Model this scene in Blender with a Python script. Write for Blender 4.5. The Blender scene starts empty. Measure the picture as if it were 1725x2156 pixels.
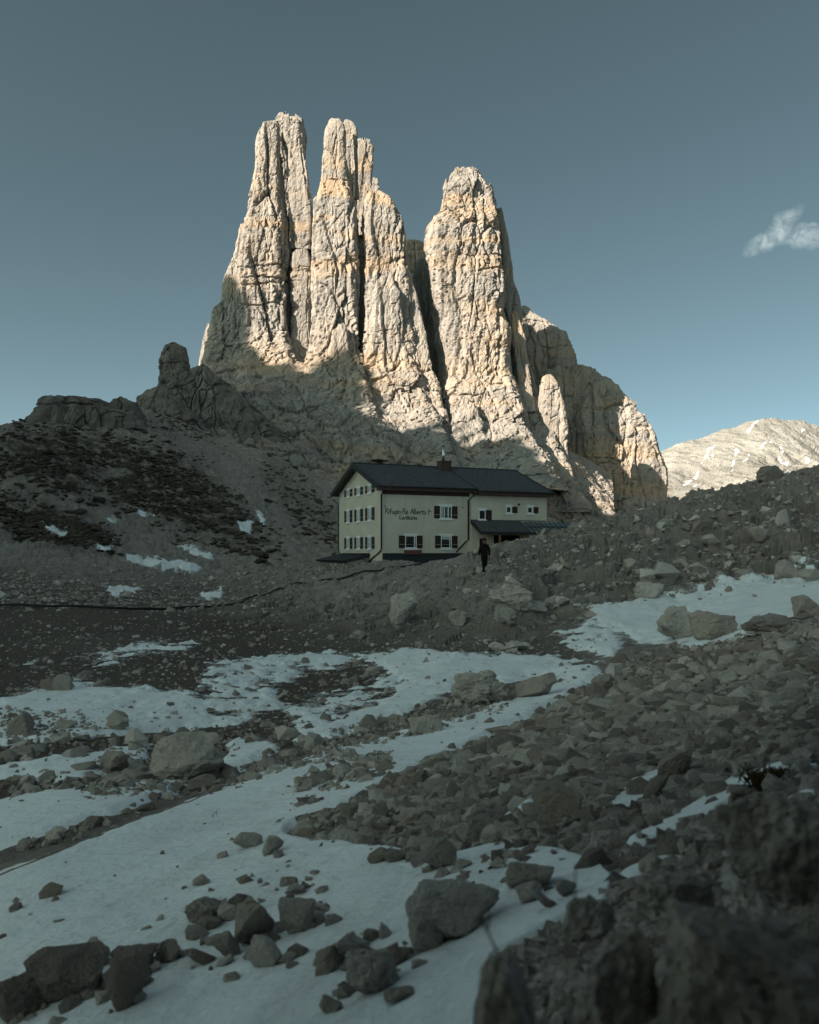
import bpy, math, random
import numpy as np
from mathutils import Vector, Matrix

random.seed(7)
RNG = np.random.default_rng(7)
SC = bpy.context.scene
COL = SC.collection

# ------------------------------------------------------------------ camera, sky, sun, exposure
cam_data = bpy.data.cameras.new('camera')
cam = bpy.data.objects.new('camera', cam_data)
COL.objects.link(cam)
cam.location = (0, 0, 0)
cam.rotation_euler = (math.radians(90), 0, 0)
cam_data.sensor_fit = 'HORIZONTAL'
cam_data.sensor_width = 24
cam_data.lens = 24
cam_data.shift_y = 39 / 819
cam_data.clip_start = 0.05
cam_data.clip_end = 6000
cam_data.dof.use_dof = True
cam_data.dof.focus_distance = 40
cam_data.dof.aperture_fstop = 3.5
SC.camera = cam

SUN_AZ = math.radians(53)      # the sun stands behind the camera, this far to the left
SUN_EL = math.radians(27)
world = bpy.data.worlds.new('World')
SC.world = world
world.use_nodes = True
wn, wl = world.node_tree.nodes, world.node_tree.links
wn.clear()
w_out = wn.new('ShaderNodeOutputWorld')
w_bg = wn.new('ShaderNodeBackground')
w_sky = wn.new('ShaderNodeTexSky')
w_sky.sky_type = 'NISHITA'
w_sky.sun_disc = False
w_sky.sun_elevation = SUN_EL
w_sky.sun_rotation = math.radians(180) + SUN_AZ
w_sky.altitude = 2600
w_sky.air_density = 0.25
w_sky.dust_density = 10
w_sky.ozone_density = 1.0
w_hs = wn.new('ShaderNodeHueSaturation')
w_hs.inputs['Saturation'].default_value = 0.62
w_tint = wn.new('ShaderNodeMix')
w_tint.data_type = 'RGBA'
w_tint.blend_type = 'MULTIPLY'
w_tint.inputs[0].default_value = 1
w_tint.inputs[7].default_value = (0.80, 1.06, 0.875, 1)
wl.new(w_sky.outputs[0], w_hs.inputs['Color'])
wl.new(w_hs.outputs[0], w_tint.inputs[6])
w_bg.inputs['Strength'].default_value = 0.095
# one thin wisp of cloud, low in the west
def wnode(t, **k):
    n = wn.new(t)
    for a, b in k.items():
        setattr(n, a, b)
    return n
def wmath(op, a, b=None, c=None):
    n = wn.new('ShaderNodeMath'); n.operation = op
    for i, x in enumerate((a, b, c)):
        if x is None: continue
        if isinstance(x, (int, float)): n.inputs[i].default_value = x
        else: wl.new(x, n.inputs[i])
    return n.outputs[0]
w_tc = wn.new('ShaderNodeTexCoord')
w_sep = wn.new('ShaderNodeSeparateXYZ')
wl.new(w_tc.outputs['Generated'], w_sep.inputs[0])
w_az = wmath('ARCTAN2', w_sep.outputs[0], w_sep.outputs[1])
w_el = wmath('ARCSINE', w_sep.outputs[2])
w_cmb = wn.new('ShaderNodeCombineXYZ')
wl.new(w_az, w_cmb.inputs[0]); wl.new(w_el, w_cmb.inputs[1])
w_n1 = wnode('ShaderNodeTexNoise'); w_n1.inputs['Scale'].default_value = 22; w_n1.inputs['Detail'].default_value = 4
wl.new(w_cmb.outputs[0], w_n1.inputs['Vector'])
w_n2 = wnode('ShaderNodeTexNoise'); w_n2.inputs['Scale'].default_value = 95; w_n2.inputs['Detail'].default_value = 6
w_n2.inputs['Distortion'].default_value = 0.6
wl.new(w_cmb.outputs[0], w_n2.inputs['Vector'])
w_wob = wmath('MULTIPLY', wmath('SUBTRACT', w_n1.outputs[0], 0.5), 0.045)
def wblob(az, el, ang, la, lb):
    dx = wmath('SUBTRACT', w_az, az); dy = wmath('ADD', wmath('SUBTRACT', w_el, el), w_wob)
    c, s = math.cos(ang), math.sin(ang)
    p = wmath('DIVIDE', wmath('ADD', wmath('MULTIPLY', dx, c), wmath('MULTIPLY', dy, s)), la)
    q = wmath('DIVIDE', wmath('SUBTRACT', wmath('MULTIPLY', dy, c), wmath('MULTIPLY', dx, s)), lb)
    r = wmath('ADD', wmath('MULTIPLY', p, p), wmath('MULTIPLY', q, q))
    return wmath('MAXIMUM', wmath('SUBTRACT', 1.0, r), 0.0)
w_c = wmath('MAXIMUM', wmath('MAXIMUM', wblob(0.418, 0.342, 0.62, 0.04, 0.013), wblob(0.452, 0.333, -0.25, 0.03, 0.011)), wblob(0.487, 0.344, 0.6, 0.045, 0.01))
w_c = wmath('MULTIPLY', w_c, wmath('MAXIMUM', wmath('SUBTRACT', wmath('MULTIPLY', w_n2.outputs[0], 2.6), 0.65), 0.0))
w_c = wmath('MINIMUM', wmath('MULTIPLY', w_c, 0.85), 0.8)
w_cl = wn.new('ShaderNodeMix'); w_cl.data_type = 'RGBA'
wl.new(w_c, w_cl.inputs[0]); wl.new(w_tint.outputs[2], w_cl.inputs[6])
w_cl.inputs[7].default_value = (2.3, 2.75, 2.8, 1)
wl.new(w_cl.outputs[2], w_bg.inputs['Color'])
wl.new(w_bg.outputs[0], w_out.inputs[0])

sun_data = bpy.data.lights.new('sun', 'SUN')
sun_data.energy = 5.0
sun_data.angle = math.radians(0.2)
sun_data.color = (1.0, 0.86, 0.70)
sun = bpy.data.objects.new('sun', sun_data)
COL.objects.link(sun)
to_sun = Vector((-math.sin(SUN_AZ) * math.cos(SUN_EL), -math.cos(SUN_AZ) * math.cos(SUN_EL), math.sin(SUN_EL)))
sun.rotation_euler = to_sun.to_track_quat('Z', 'Y').to_euler()
sun.location = to_sun * 900

SC.view_settings.view_transform = 'Standard'
SC.view_settings.look = 'None'
SC.view_settings.gamma = 1
SC.view_settings.exposure = 1.32
SC.view_settings.use_curve_mapping = False
SC.cycles.max_bounces = 4
SC.cycles.diffuse_bounces = 1

# ------------------------------------------------------------------ numeric helpers
F, CX, HZ = 1725.0, 862.5, 1160.0      # bearings: 1725 units at 1 m ahead = 1 m across
def P(u, v, D):
    return np.array([(u - CX) / F * D, D, (HZ - v) / F * D])

_G = RNG.normal(size=(256, 3)).astype(np.float32)
_G /= np.linalg.norm(_G, axis=1)[:, None]
def _hash(ix, iy, iz, seed):
    h = (ix * 374761393 + iy * 668265263 + iz * 2147483647 % 1274126177 + iz * 1274126177 + seed * 144665) & 0x7fffffff
    h = ((h ^ (h >> 13)) * 1103515245) & 0x7fffffff
    return h ^ (h >> 16)
def perlin(p, seed=0):
    p = np.asarray(p, np.float32)
    i = np.floor(p).astype(np.int64)
    f = p - i
    w = f * f * f * (f * (f * 6 - 15) + 10)
    out = np.zeros(len(p), np.float32)
    for dx in (0, 1):
        wx = w[:, 0] if dx else 1 - w[:, 0]
        for dy in (0, 1):
            wy = w[:, 1] if dy else 1 - w[:, 1]
            for dz in (0, 1):
                wz = w[:, 2] if dz else 1 - w[:, 2]
                g = _G[_hash(i[:, 0] + dx, i[:, 1] + dy, i[:, 2] + dz, seed) & 255]
                out += wx * wy * wz * (g[:, 0] * (f[:, 0] - dx) + g[:, 1] * (f[:, 1] - dy) + g[:, 2] * (f[:, 2] - dz))
    return out * 1.6
def fbm(p, octv=4, seed=0, gain=0.5):
    out, a, q = 0, 1.0, np.asarray(p, np.float32)
    for k in range(octv):
        out = out + a * perlin(q, seed + k * 17)
        q = q * 2.03
        a *= gain
    return out
def ridged(p, octv=3, seed=0):
    out, a, q = 0, 1.0, np.asarray(p, np.float32)
    for k in range(octv):
        out = out + a * (1 - 2 * np.abs(perlin(q, seed + k * 31)))
        q = q * 2.1
        a *= 0.5
    return out
def worley(p, seed=0):
    p = np.asarray(p, np.float32)
    i = np.floor(p).astype(np.int64)
    f = (p - i).astype(np.float32)
    f1 = np.full(len(p), 9, np.float32); f2 = f1.copy(); rid = np.zeros(len(p), np.float32)
    for dx in (-1, 0, 1):
        for dy in (-1, 0, 1):
            for dz in (-1, 0, 1):
                h = _hash(i[:, 0] + dx, i[:, 1] + dy, i[:, 2] + dz, seed)
                jx = (h & 1023) / np.float32(1023); jy = ((h >> 10) & 1023) / np.float32(1023); jz = ((h >> 20) & 1023) / np.float32(1023)
                d = (dx + jx - f[:, 0]) ** 2 + (dy + jy - f[:, 1]) ** 2 + (dz + jz - f[:, 2]) ** 2
                m = d < f1
                f2 = np.where(m, f1, np.minimum(f2, d))
                rid = np.where(m, ((h * 7919) >> 5 & 1023) / np.float32(1023), rid)
                f1 = np.where(m, d, f1)
    return np.sqrt(f1), np.sqrt(f2), rid
def smooth(a, b, x):
    t = np.clip((x - a) / (b - a), 0, 1)
    return t * t * (3 - 2 * t)

def mesh_from(name, co, quads=None, tris=None, attrs=None, flat=True):
    me = bpy.data.meshes.new(name)
    co = np.asarray(co, np.float32)
    idx, tot = [], []
    for arr, n in ((quads, 4), (tris, 3)):
        if arr is not None and len(arr):
            idx.append(np.asarray(arr, np.int32).ravel()); tot.append(np.full(len(arr), n, np.int32))
    idx = np.concatenate(idx); tot = np.concatenate(tot)
    me.vertices.add(len(co)); me.vertices.foreach_set('co', co.ravel())
    me.loops.add(len(idx)); me.loops.foreach_set('vertex_index', idx)
    me.polygons.add(len(tot))
    start = np.concatenate([[0], np.cumsum(tot)[:-1]]).astype(np.int32)
    me.polygons.foreach_set('loop_start', start); me.polygons.foreach_set('loop_total', tot)
    me.polygons.foreach_set('use_smooth', np.full(len(tot), not flat, bool))
    for k, val in (attrs or {}).items():
        at = me.attributes.new(k, 'FLOAT', 'POINT')
        at.data.foreach_set('value', np.asarray(val, np.float32))
    me.update(calc_edges=True)
    me.validate()
    return me
def obj(name, me, mat=None, parent=None, loc=None, rot=None, scale=None):
    o = bpy.data.objects.new(name, me)
    COL.objects.link(o)
    if mat is not None and me is not None:
        if len(me.materials) == 0:
            me.materials.append(mat)
    if parent is not None: o.parent = parent
    if loc is not None: o.location = loc
    if rot is not None: o.rotation_euler = rot
    if scale is not None: o.scale = scale
    return o
def tag(o, label=None, cat=None, group=None, kind=None):
    if label: o['label'] = label
    if cat: o['category'] = cat
    if group: o['group'] = group
    if kind: o['kind'] = kind
    return o
def empty(name, loc=(0, 0, 0), rz=0):
    o = bpy.data.objects.new(name, None)
    COL.objects.link(o)
    o.location = loc; o.rotation_euler = (0, 0, rz)
    o.empty_display_size = 0.2
    return o
def grid_quads(nr, nc, wrap=False):
    r = np.arange(nr - 1)[:, None]
    c = np.arange(nc if wrap else nc - 1)[None, :]
    c2 = (c + 1) % nc
    return np.stack([r * nc + c, r * nc + c2, (r + 1) * nc + c2, (r + 1) * nc + c], -1).reshape(-1, 4)

# ------------------------------------------------------------------ materials
def new_mat(name):
    m = bpy.data.materials.new(name); m.use_nodes = True
    nt = m.node_tree; b = nt.nodes['Principled BSDF']
    b.inputs['Roughness'].default_value = 0.9
    b.inputs['Specular IOR Level'].default_value = 0.25
    return m, nt.nodes, nt.links, b
class NB:
    def __init__(s, name):
        s.m, s.n, s.l, s.b = new_mat(name)
        s.tc = s.n.new('ShaderNodeNewGeometry').outputs['Position']
    def val(s, x, sock):
        if isinstance(x, (int, float)): sock.default_value = x
        elif isinstance(x, tuple): sock.default_value = x if len(x) == 4 or sock.type == 'VECTOR' else (*x, 1)
        else: s.l.new(x, sock)
    def math(s, op, a, b=None, clamp=False):
        n = s.n.new('ShaderNodeMath'); n.operation = op; n.use_clamp = clamp
        s.val(a, n.inputs[0])
        if b is not None: s.val(b, n.inputs[1])
        return n.outputs[0]
    def coords(s, scale, obj=False):
        mp = s.n.new('ShaderNodeMapping')
        mp.inputs['Scale'].default_value = scale
        s.l.new(s.n.new('ShaderNodeTexCoord').outputs['Object'] if obj else s.tc, mp.inputs['Vector'])
        return mp.outputs[0]
    def noise(s, scale, detail=5, rough=0.6, vec=None, dist=0):
        n = s.n.new('ShaderNodeTexNoise')
        n.inputs['Scale'].default_value = scale; n.inputs['Detail'].default_value = detail
        n.inputs['Roughness'].default_value = rough; n.inputs['Distortion'].default_value = dist
        s.l.new(vec if vec is not None else s.tc, n.inputs['Vector'])
        return n.outputs[0]
    def voro(s, scale, vec=None, feature='F1', out=0):
        n = s.n.new('ShaderNodeTexVoronoi'); n.feature = feature
        n.inputs['Scale'].default_value = scale
        s.l.new(vec if vec is not None else s.tc, n.inputs['Vector'])
        return n.outputs[out]
    def ramp(s, x, a, b, lo=0.0, hi=1.0):
        n = s.n.new('ShaderNodeMapRange')
        s.val(x, n.inputs[0])
        for k, w in zip((1, 2, 3, 4), (a, b, lo, hi)): n.inputs[k].default_value = w
        return n.outputs[0]
    def mix(s, f, a, b, mode='MIX'):
        n = s.n.new('ShaderNodeMix'); n.data_type = 'RGBA'; n.blend_type = mode
        s.val(f, n.inputs[0]); s.val(a, n.inputs[6]); s.val(b, n.inputs[7])
        return n.outputs[2]
    def attr(s, name):
        n = s.n.new('ShaderNodeAttribute'); n.attribute_name = name
        return n.outputs['Fac']
    def rand(s):
        return s.n.new('ShaderNodeObjectInfo').outputs['Random']
    def bump(s, h, strength, dist):
        n = s.n.new('ShaderNodeBump')
        n.inputs['Strength'].default_value = strength; n.inputs['Distance'].default_value = dist
        s.l.new(h, n.inputs['Height'])
        s.l.new(n.outputs[0], s.b.inputs['Normal'])
    def done(s, col, rough=None, spec=None, metal=None):
        s.val(col, s.b.inputs['Base Color'])
        if rough is not None: s.val(rough, s.b.inputs['Roughness'])
        if spec is not None: s.b.inputs['Specular IOR Level'].default_value = spec
        if metal is not None: s.b.inputs['Metallic'].default_value = metal
        return s.m

def plain(name, col, rough=0.8, spec=0.3, metal=0.0, var=0.12, scale=6, bump=0.0):
    k = NB(name)
    n = k.noise(scale, 5)
    c = k.mix(k.ramp(n, 0.3, 0.7), tuple(x * (1 - var) for x in col), tuple(min(1, x * (1 + var)) for x in col))
    if bump: k.bump(k.noise(scale * 8, 4), 0.4, bump)
    return k.done(c, rough, spec, metal)

def make_tower_rock():
    k = NB('dolomite_wall')
    streak = k.noise(1.0, 6, 0.62, k.coords((0.16, 0.16, 0.022)))
    band = k.noise(1.0, 5, 0.6, k.coords((0.012, 0.012, 0.075)), 0.8)
    big = k.noise(0.018, 4, 0.55)
    fine = k.noise(0.9, 6, 0.7)
    grey = k.mix(k.ramp(streak, 0.32, 0.68), (0.235, 0.22, 0.205), (0.37, 0.345, 0.315))
    warm = k.mix(k.ramp(fine, 0.3, 0.7), (0.36, 0.255, 0.165), (0.46, 0.36, 0.255))
    f = k.math('MULTIPLY', k.ramp(band, 0.43, 0.62), k.ramp(big, 0.34, 0.58))
    c = k.mix(k.math('MULTIPLY', f, 0.95), grey, warm)
    c = k.mix(k.ramp(fine, 0.42, 0.25, 0, 0.55), c, (0.12, 0.108, 0.10))
    c = k.mix(k.ramp(k.noise(1.0, 5, 0.65, k.coords((0.5, 0.5, 0.03))), 0.56, 0.72, 0, 0.45), c, (0.15, 0.14, 0.135))
    k.bump(k.math('ADD', k.noise(0.55, 7, 0.7, k.coords((1, 1, 0.45))), k.math('MULTIPLY', fine, 0.5)), 0.9, 1.0)
    return k.done(c, 0.95, 0.1)
def make_stone():
    k = NB('limestone')
    at = k.attr('tint')
    t = k.math('ADD', at, k.math('MULTIPLY', k.rand(), k.math('LESS_THAN', at, 0.001)))
    n = k.noise(5.5, 6, 0.65); m = k.noise(26, 4, 0.7); lich = k.noise(2.1, 5, 0.7)
    c = k.mix(t, (0.215, 0.183, 0.162), (0.66, 0.595, 0.53))
    hue = k.math('FRACT', k.math('MULTIPLY', t, 7.31))
    c = k.mix(k.ramp(hue, 0.55, 1.0, 0, 0.55), c, (0.26, 0.19, 0.145))
    c = k.mix(k.ramp(n, 0.4, 0.72, 0, 0.3), c, (0.17, 0.15, 0.132))
    c = k.mix(k.ramp(lich, 0.56, 0.75, 0, 0.4), c, (0.24, 0.19, 0.15))
    c = k.mix(k.ramp(m, 0.6, 0.75, 0, 0.38), c, (0.12, 0.105, 0.095))
    k.bump(k.math('ADD', k.math('ADD', n, k.math('MULTIPLY', m, 0.45)), k.math('MULTIPLY', k.noise(75, 4, 0.7), 0.25)), 1.0, 0.07)
    return k.done(c, 0.93, 0.12)
def make_ground():
    k = NB('stony_ground')
    dark, veg = k.attr('dark'), k.attr('veg')
    big = k.noise(0.09, 5, 0.6); mid = k.noise(0.8, 6, 0.7); fine = k.noise(7.0, 6, 0.75)
    far = k.noise(0.3, 8, 0.75)
    scree = k.mix(k.ramp(mid, 0.32, 0.68), (0.21, 0.182, 0.16), (0.38, 0.337, 0.30))
    scree = k.mix(k.ramp(far, 0.45, 0.7, 0, 0.5), scree, (0.34, 0.308, 0.28))
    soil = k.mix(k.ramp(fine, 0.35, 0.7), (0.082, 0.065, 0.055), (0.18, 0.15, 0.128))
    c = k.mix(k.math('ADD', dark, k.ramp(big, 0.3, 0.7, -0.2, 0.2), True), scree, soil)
    peb = k.voro(9.0)
    c = k.mix(k.ramp(peb, 0.16, 0.05, 0, 0.55), c, (0.30, 0.28, 0.255))
    vegc = k.mix(k.ramp(fine, 0.3, 0.7), (0.035, 0.028, 0.02), (0.09, 0.07, 0.05))
    c = k.mix(k.math('MULTIPLY', veg, k.ramp(far, 0.42, 0.55)), c, vegc)
    dust = k.attr('dusting')
    c = k.mix(k.math('MULTIPLY', k.ramp(k.math('ADD', dust, k.math('MULTIPLY', k.noise(11.0, 6, 0.72), 1.3)), 1.02, 1.2), 0.9), c, (0.80, 0.83, 0.85))
    k.bump(k.math('ADD', k.math('MULTIPLY', mid, 1.5), fine), 0.9, 0.14)
    return k.done(c, 0.95, 0.1)
def make_snow():
    k = NB('snow')
    n = k.noise(1.4, 5, 0.6); m = k.noise(14, 5, 0.6)
    c = k.mix(k.ramp(n, 0.35, 0.7), (0.83, 0.86, 0.88), (0.90, 0.92, 0.93))
    st = k.noise(1.0, 6, 0.7, k.coords((1.1, 0.35, 1.0)), 0.7)
    c = k.mix(k.ramp(st, 0.5, 0.78, 0, 0.5), c, (0.50, 0.49, 0.47))
    c = k.mix(k.ramp(m, 0.58, 0.76, 0, 0.4), c, (0.38, 0.35, 0.32))
    k.bump(k.math('ADD', k.math('ADD', n, k.math('MULTIPLY', m, 0.16)), k.math('MULTIPLY', k.noise(4.5, 5, 0.6), 0.5)), 0.7, 0.12)
    return k.done(c, 0.75, 0.2)
def make_far_rock():
    k = NB('far_mountain_rock')
    a = k.noise(0.006, 8, 0.65); b = k.noise(0.03, 6, 0.7); s = k.attr('snow')
    c = k.mix(k.ramp(a, 0.35, 0.68), (0.20, 0.192, 0.178), (0.33, 0.32, 0.30))
    c = k.mix(k.ramp(b, 0.6, 0.72, 0, 0.55), c, (0.20, 0.165, 0.13))
    c = k.mix(k.ramp(s, 0.45, 0.55), c, (0.62, 0.62, 0.62))
    k.bump(k.math('ADD', a, k.math('MULTIPLY', b, 0.6)), 1.0, 25)
    return k.done(c, 0.95, 0.1)
def make_crag():
    k = NB('dark_weathered_crag')
    a, b = k.noise(0.25, 6, 0.65), k.noise(1.3, 6, 0.7)
    c = k.mix(k.ramp(a, 0.35, 0.68), (0.11, 0.097, 0.087), (0.24, 0.215, 0.192))
    c = k.mix(k.ramp(b, 0.55, 0.75, 0, 0.5), c, (0.25, 0.23, 0.205))
    k.bump(k.math('ADD', a, k.math('MULTIPLY', b, 0.5)), 0.9, 0.8)
    return k.done(c, 0.95, 0.1)
M_CRAG = make_crag()
M_TOWER, M_STONE, M_GROUND, M_SNOW, M_FAR = make_tower_rock(), make_stone(), make_ground(), make_snow(), make_far_rock()
# ------------------------------------------------------------------ terrain
# control bearings (u, v of a 819-wide plan) with distance ahead
CTRL = [
 (0,1024,2.8),(200,1024,2.3),(410,1024,1.8),(600,1024,1.4),(819,1024,1.1),
 (0,950,3.7),(200,945,3.1),(410,920,2.7),(600,890,2.3),(819,850,1.8),
 (0,876,5.2),(190,806,7.6),(330,752,10.8),(410,736,12.8),(450,716,14.6),(522,698,17),
 (200,850,5.2),(410,800,5.2),(600,780,4.6),(700,780,3.9),(819,740,3.6),
 (0,800,9.2),(100,765,11),(190,770,11.6),(330,720,16),
 (0,700,20),(0,650,32),(0,607,55),(0,592,72),(0,583,90),
 (200,620,46),(200,577,105),(330,573,100),(100,600,60),(200,690,21),(200,650,31),(330,600,58),
 (330,620,44),(330,660,29),(330,700,20),(450,660,25),(450,625,35),(410,604,43),(485,573,42),
 (382,566,76),(450,562,60),(466,552,62),(430,566,68),(350,570,85),(517,546,58),(570,531,60),(600,521,62),(665,501,66),(760,479,70),(819,467,73),
 (900,452,76),(1050,430,80),
 (400,566,110),(500,556,80),(500,556,110),(600,537,82),(600,565,120),(700,530,95),(819,515,100),(819,580,150),(700,585,150),(1050,500,110),
 (600,560,48),(700,556,46),(819,538,47),(520,580,40),(560,618,33),(600,603,34),(650,630,28.5),(700,601,33),(760,590,34),(819,574,36),(950,560,36),(1050,545,38),
 (819,612,20),(700,641,22),(620,655,22.5),(560,680,20),
 (600,700,13),(700,700,10.5),(819,690,8.2),(500,740,10.2),(600,740,7.4),(700,740,6),(410,764,8.6),(950,650,8),(1050,600,12),(950,760,2.6),(1100,900,1.0),
 (-150,1024,3.4),(-150,820,9.5),(-200,650,32),(-250,590,75),
 (0,560,100),(0,520,114),(0,480,132),(0,432,150),(0,455,200),(0,480,300),(-200,440,150),(-200,560,100),(-350,450,160),(-200,480,300),
 (60,431,166),(120,426,186),(150,420,196),(100,425,280),(100,520,126),(100,460,158),
 (200,548,122),(200,480,168),(203,434,230),(273,457,225),(334,486,215),(300,548,135),(300,505,178),(400,515,205),(500,530,200),(600,548,200),(400,560,130),
 (203,442,300),(273,470,300),(334,495,300),(500,530,300),(600,540,300),(0,490,420),(200,455,420),(400,500,420),(600,545,420),(819,575,420),(819,580,250),(1050,580,250),
 (1050,590,420),(-300,480,420),
 (0,1200,1.5),(410,1300,.9),(819,1250,.7),(-300,1100,2.5),(1200,1100,.6),(1200,700,6),(1200,480,60),
 (1640,960,.6),(1640,780,1.0),(1640,700,2.0),(1640,645,5),(1640,600,12),(1640,545,36),(1640,440,72),(1640,520,110),(1640,575,250),(1640,585,420),(2100,980,.6),(2100,800,1.0),(2100,710,2.5),(2100,645,6),(2100,590,14),(2100,560,36),(2100,460,72),(2100,575,250),(2100,585,420),
 (-900,1300,.9),(-900,1080,1.6),(-900,900,4),(-900,745,10),(-900,640,32),(-900,592,75),(-900,480,135),(-900,480,200),(-900,500,420),(-1400,1250,.9),(-1400,1000,2),(-1400,745,10),(-1400,600,60),(-1400,490,150),(-1400,500,420),
 (410,1500,.6),(0,1500,.75),(819,1500,.5),(1200,1300,.45),(-400,1500,.8),(-400,1000,4),
]
C = np.array(CTRL, np.float64)
s819 = 1725 / 819
cu, cs, cl = C[:, 0] * s819, (551 - C[:, 1]) / 819.0, np.log(C[:, 2])
KU, KL = 1 / 380.0, 1.25
def tps_kernel(d2):
    return np.where(d2 > 1e-12, 0.5 * d2 * np.log(d2 + 1e-12), 0)
Q = np.stack([cu * KU, cl * KL], 1)
n = len(Q)
K = tps_kernel(((Q[:, None] - Q[None]) ** 2).sum(-1)) + np.eye(n) * 0.003
A = np.zeros((n + 3, n + 3)); A[:n, :n] = K; A[:n, n] = 1; A[:n, n + 1:] = Q; A[n, :n] = 1; A[n + 1:, :n] = Q.T
W = np.linalg.solve(A, np.concatenate([cs, [0, 0, 0]]))
def slope_at(u, lnD):
    """rise over distance of the smooth ground at bearing u, log-distance lnD"""
    u, lnD = np.broadcast_arrays(np.asarray(u, float), np.asarray(lnD, float))
    shp = u.shape; q = np.stack([u.ravel() * KU, lnD.ravel() * KL], 1)
    out = np.empty(len(q))
    for a in range(0, len(q), 60000):
        b = q[a:a + 60000]
        d2 = (b[:, 0:1] - Q[:, 0]) ** 2 + (b[:, 1:2] - Q[:, 1]) ** 2
        out[a:a + 60000] = tps_kernel(d2) @ W[:n] + W[n] + b @ W[n + 1:]
    return out.reshape(shp)
def base_height(x, y):
    y = np.maximum(np.asarray(y, float), 0.45)
    return slope_at(CX + np.asarray(x, float) / y * F, np.log(y)) * y

# plan masks: polygons on the bearing plan (1725 wide), rasterised at 1/4
MW, MH, MO = 640, 560, 400          # covers u -400..2160, v 0..2240
_gx, _gy = np.meshgrid(np.arange(MW) * 4 - MO, np.arange(MH) * 4)
def poly_mask(pts):
    pts = np.array(pts, float); inside = np.zeros(_gx.shape, bool)
    x1, y1 = pts[-1]
    for x2, y2 in pts:
        c = ((y1 > _gy) != (y2 > _gy))
        with np.errstate(divide='ignore', invalid='ignore'):
            c &= _gx < (x2 - x1) * (_gy - y1) / (y2 - y1 + 1e-9) + x1
        inside ^= c
        x1, y1 = x2, y2
    return inside.astype(np.float32)
def blur(m, r):
    k = np.ones(2 * r + 1) / (2 * r + 1)
    for _ in range(2):
        m = np.apply_along_axis(lambda a: np.convolve(np.pad(a, r, mode='edge'), k, mode='valid'), 0, m)
        m = np.apply_along_axis(lambda a: np.convolve(np.pad(a, r, mode='edge'), k, mode='valid'), 1, m)
    return m
def sample(m, u, v):
    x = np.clip((u + MO) / 4, 0, MW - 1.01); y = np.clip(v / 4, 0, MH - 1.01)
    i, j = x.astype(int), y.astype(int); fx, fy = x - i, y - j
    return m[j, i] * (1 - fx) * (1 - fy) + m[j, i + 1] * fx * (1 - fy) + m[j + 1, i] * (1 - fx) * fy + m[j + 1, i + 1] * fx * fy
def region(polys, r):
    m = np.zeros(_gx.shape, np.float32)
    for p in polys:
        w = 1.0
        if isinstance(p, tuple): p, w = p
        m = np.where(poly_mask(p) > 0, w, m)
    return blur(m, r)
SNOW_NEAR = region([
 [(-400,2240),(-400,1960),(0,1840),(200,1770),(390,1690),(560,1625),(720,1570),(900,1530),(1080,1475),(1200,1430),(1262,1398),(1275,1420),(1140,1495),(940,1598),(830,1650),(720,1703),(610,1752),(600,1768),(660,1776),(760,1790),(900,1800),(1050,1775),(1180,1800),(1270,1840),(1300,1880),(1280,1940),(1150,1990),(1040,2050),(1010,2160),(1010,2240)],
 [(1230,1740),(1330,1650),(1400,1625),(1420,1660),(1340,1715)],
 [(1300,1790),(1420,1720),(1560,1620),(1725,1590),(1760,1620),(1560,1700),(1440,1760),(1340,1810)],
 ([(1560,1760),(1660,1690),(1730,1660),(1730,1700),(1640,1790)], 0.8),
 ([(1040,1730),(1120,1680),(1140,1700),(1070,1750)], 0.9),
 ([(1280,1860),(1420,1790),(1470,1810),(1330,1890)], 0.8),
 [(-400,1660),(0,1570),(160,1555),(330,1545),(480,1520),(600,1480),(560,1450),(430,1455),(260,1450),(150,1436),(0,1478),(-400,1500)],
 [(-400,1900),(0,1790),(180,1730),(340,1680),(470,1635),(600,1580),(560,1560),(490,1560),(470,1610),(320,1655),(130,1660),(0,1690),(-400,1780)],
 [(-400,1700),(0,1610),(150,1590),(330,1565),(300,1610),(140,1650),(0,1640)],
 ([(620,1545),(720,1520),(800,1490),(850,1470),(880,1495),(760,1540),(640,1570)], 0.9),
 [(750,1385),(860,1365),(1000,1378),(1140,1385),(1260,1405),(1200,1425),(1090,1435),(960,1455),(880,1490),(780,1520),(720,1515),(830,1470),(850,1425),(800,1400)],
 ([(430,1395),(640,1370),(770,1378),(800,1400),(640,1420),(540,1470),(600,1490),(470,1540),(400,1480)], 0.6),
 ([(590,1490),(720,1440),(830,1420),(850,1440),(740,1500),(620,1540)], 0.52),
 ([(150,1375),(300,1350),(420,1345),(420,1365),(260,1385)], 0.52),
 ([(60,1395),(250,1385),(250,1400),(60,1405)], 0.45),
 [(1235,1275),(1290,1268),(1400,1255),(1480,1245),(1560,1235),(1640,1215),(1725,1205),(2160,1150),(2160,1250),(1725,1295),(1600,1325),(1520,1350),(1440,1360),(1360,1355),(1280,1320)],
 ([(1150,1335),(1240,1300),(1310,1340),(1300,1385),(1220,1370)], 0.68),

 ([(1450,1245),(1540,1200),(1640,1190),(1725,1180),(1725,1220),(1560,1240)], 0.62),
], 2)
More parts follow.
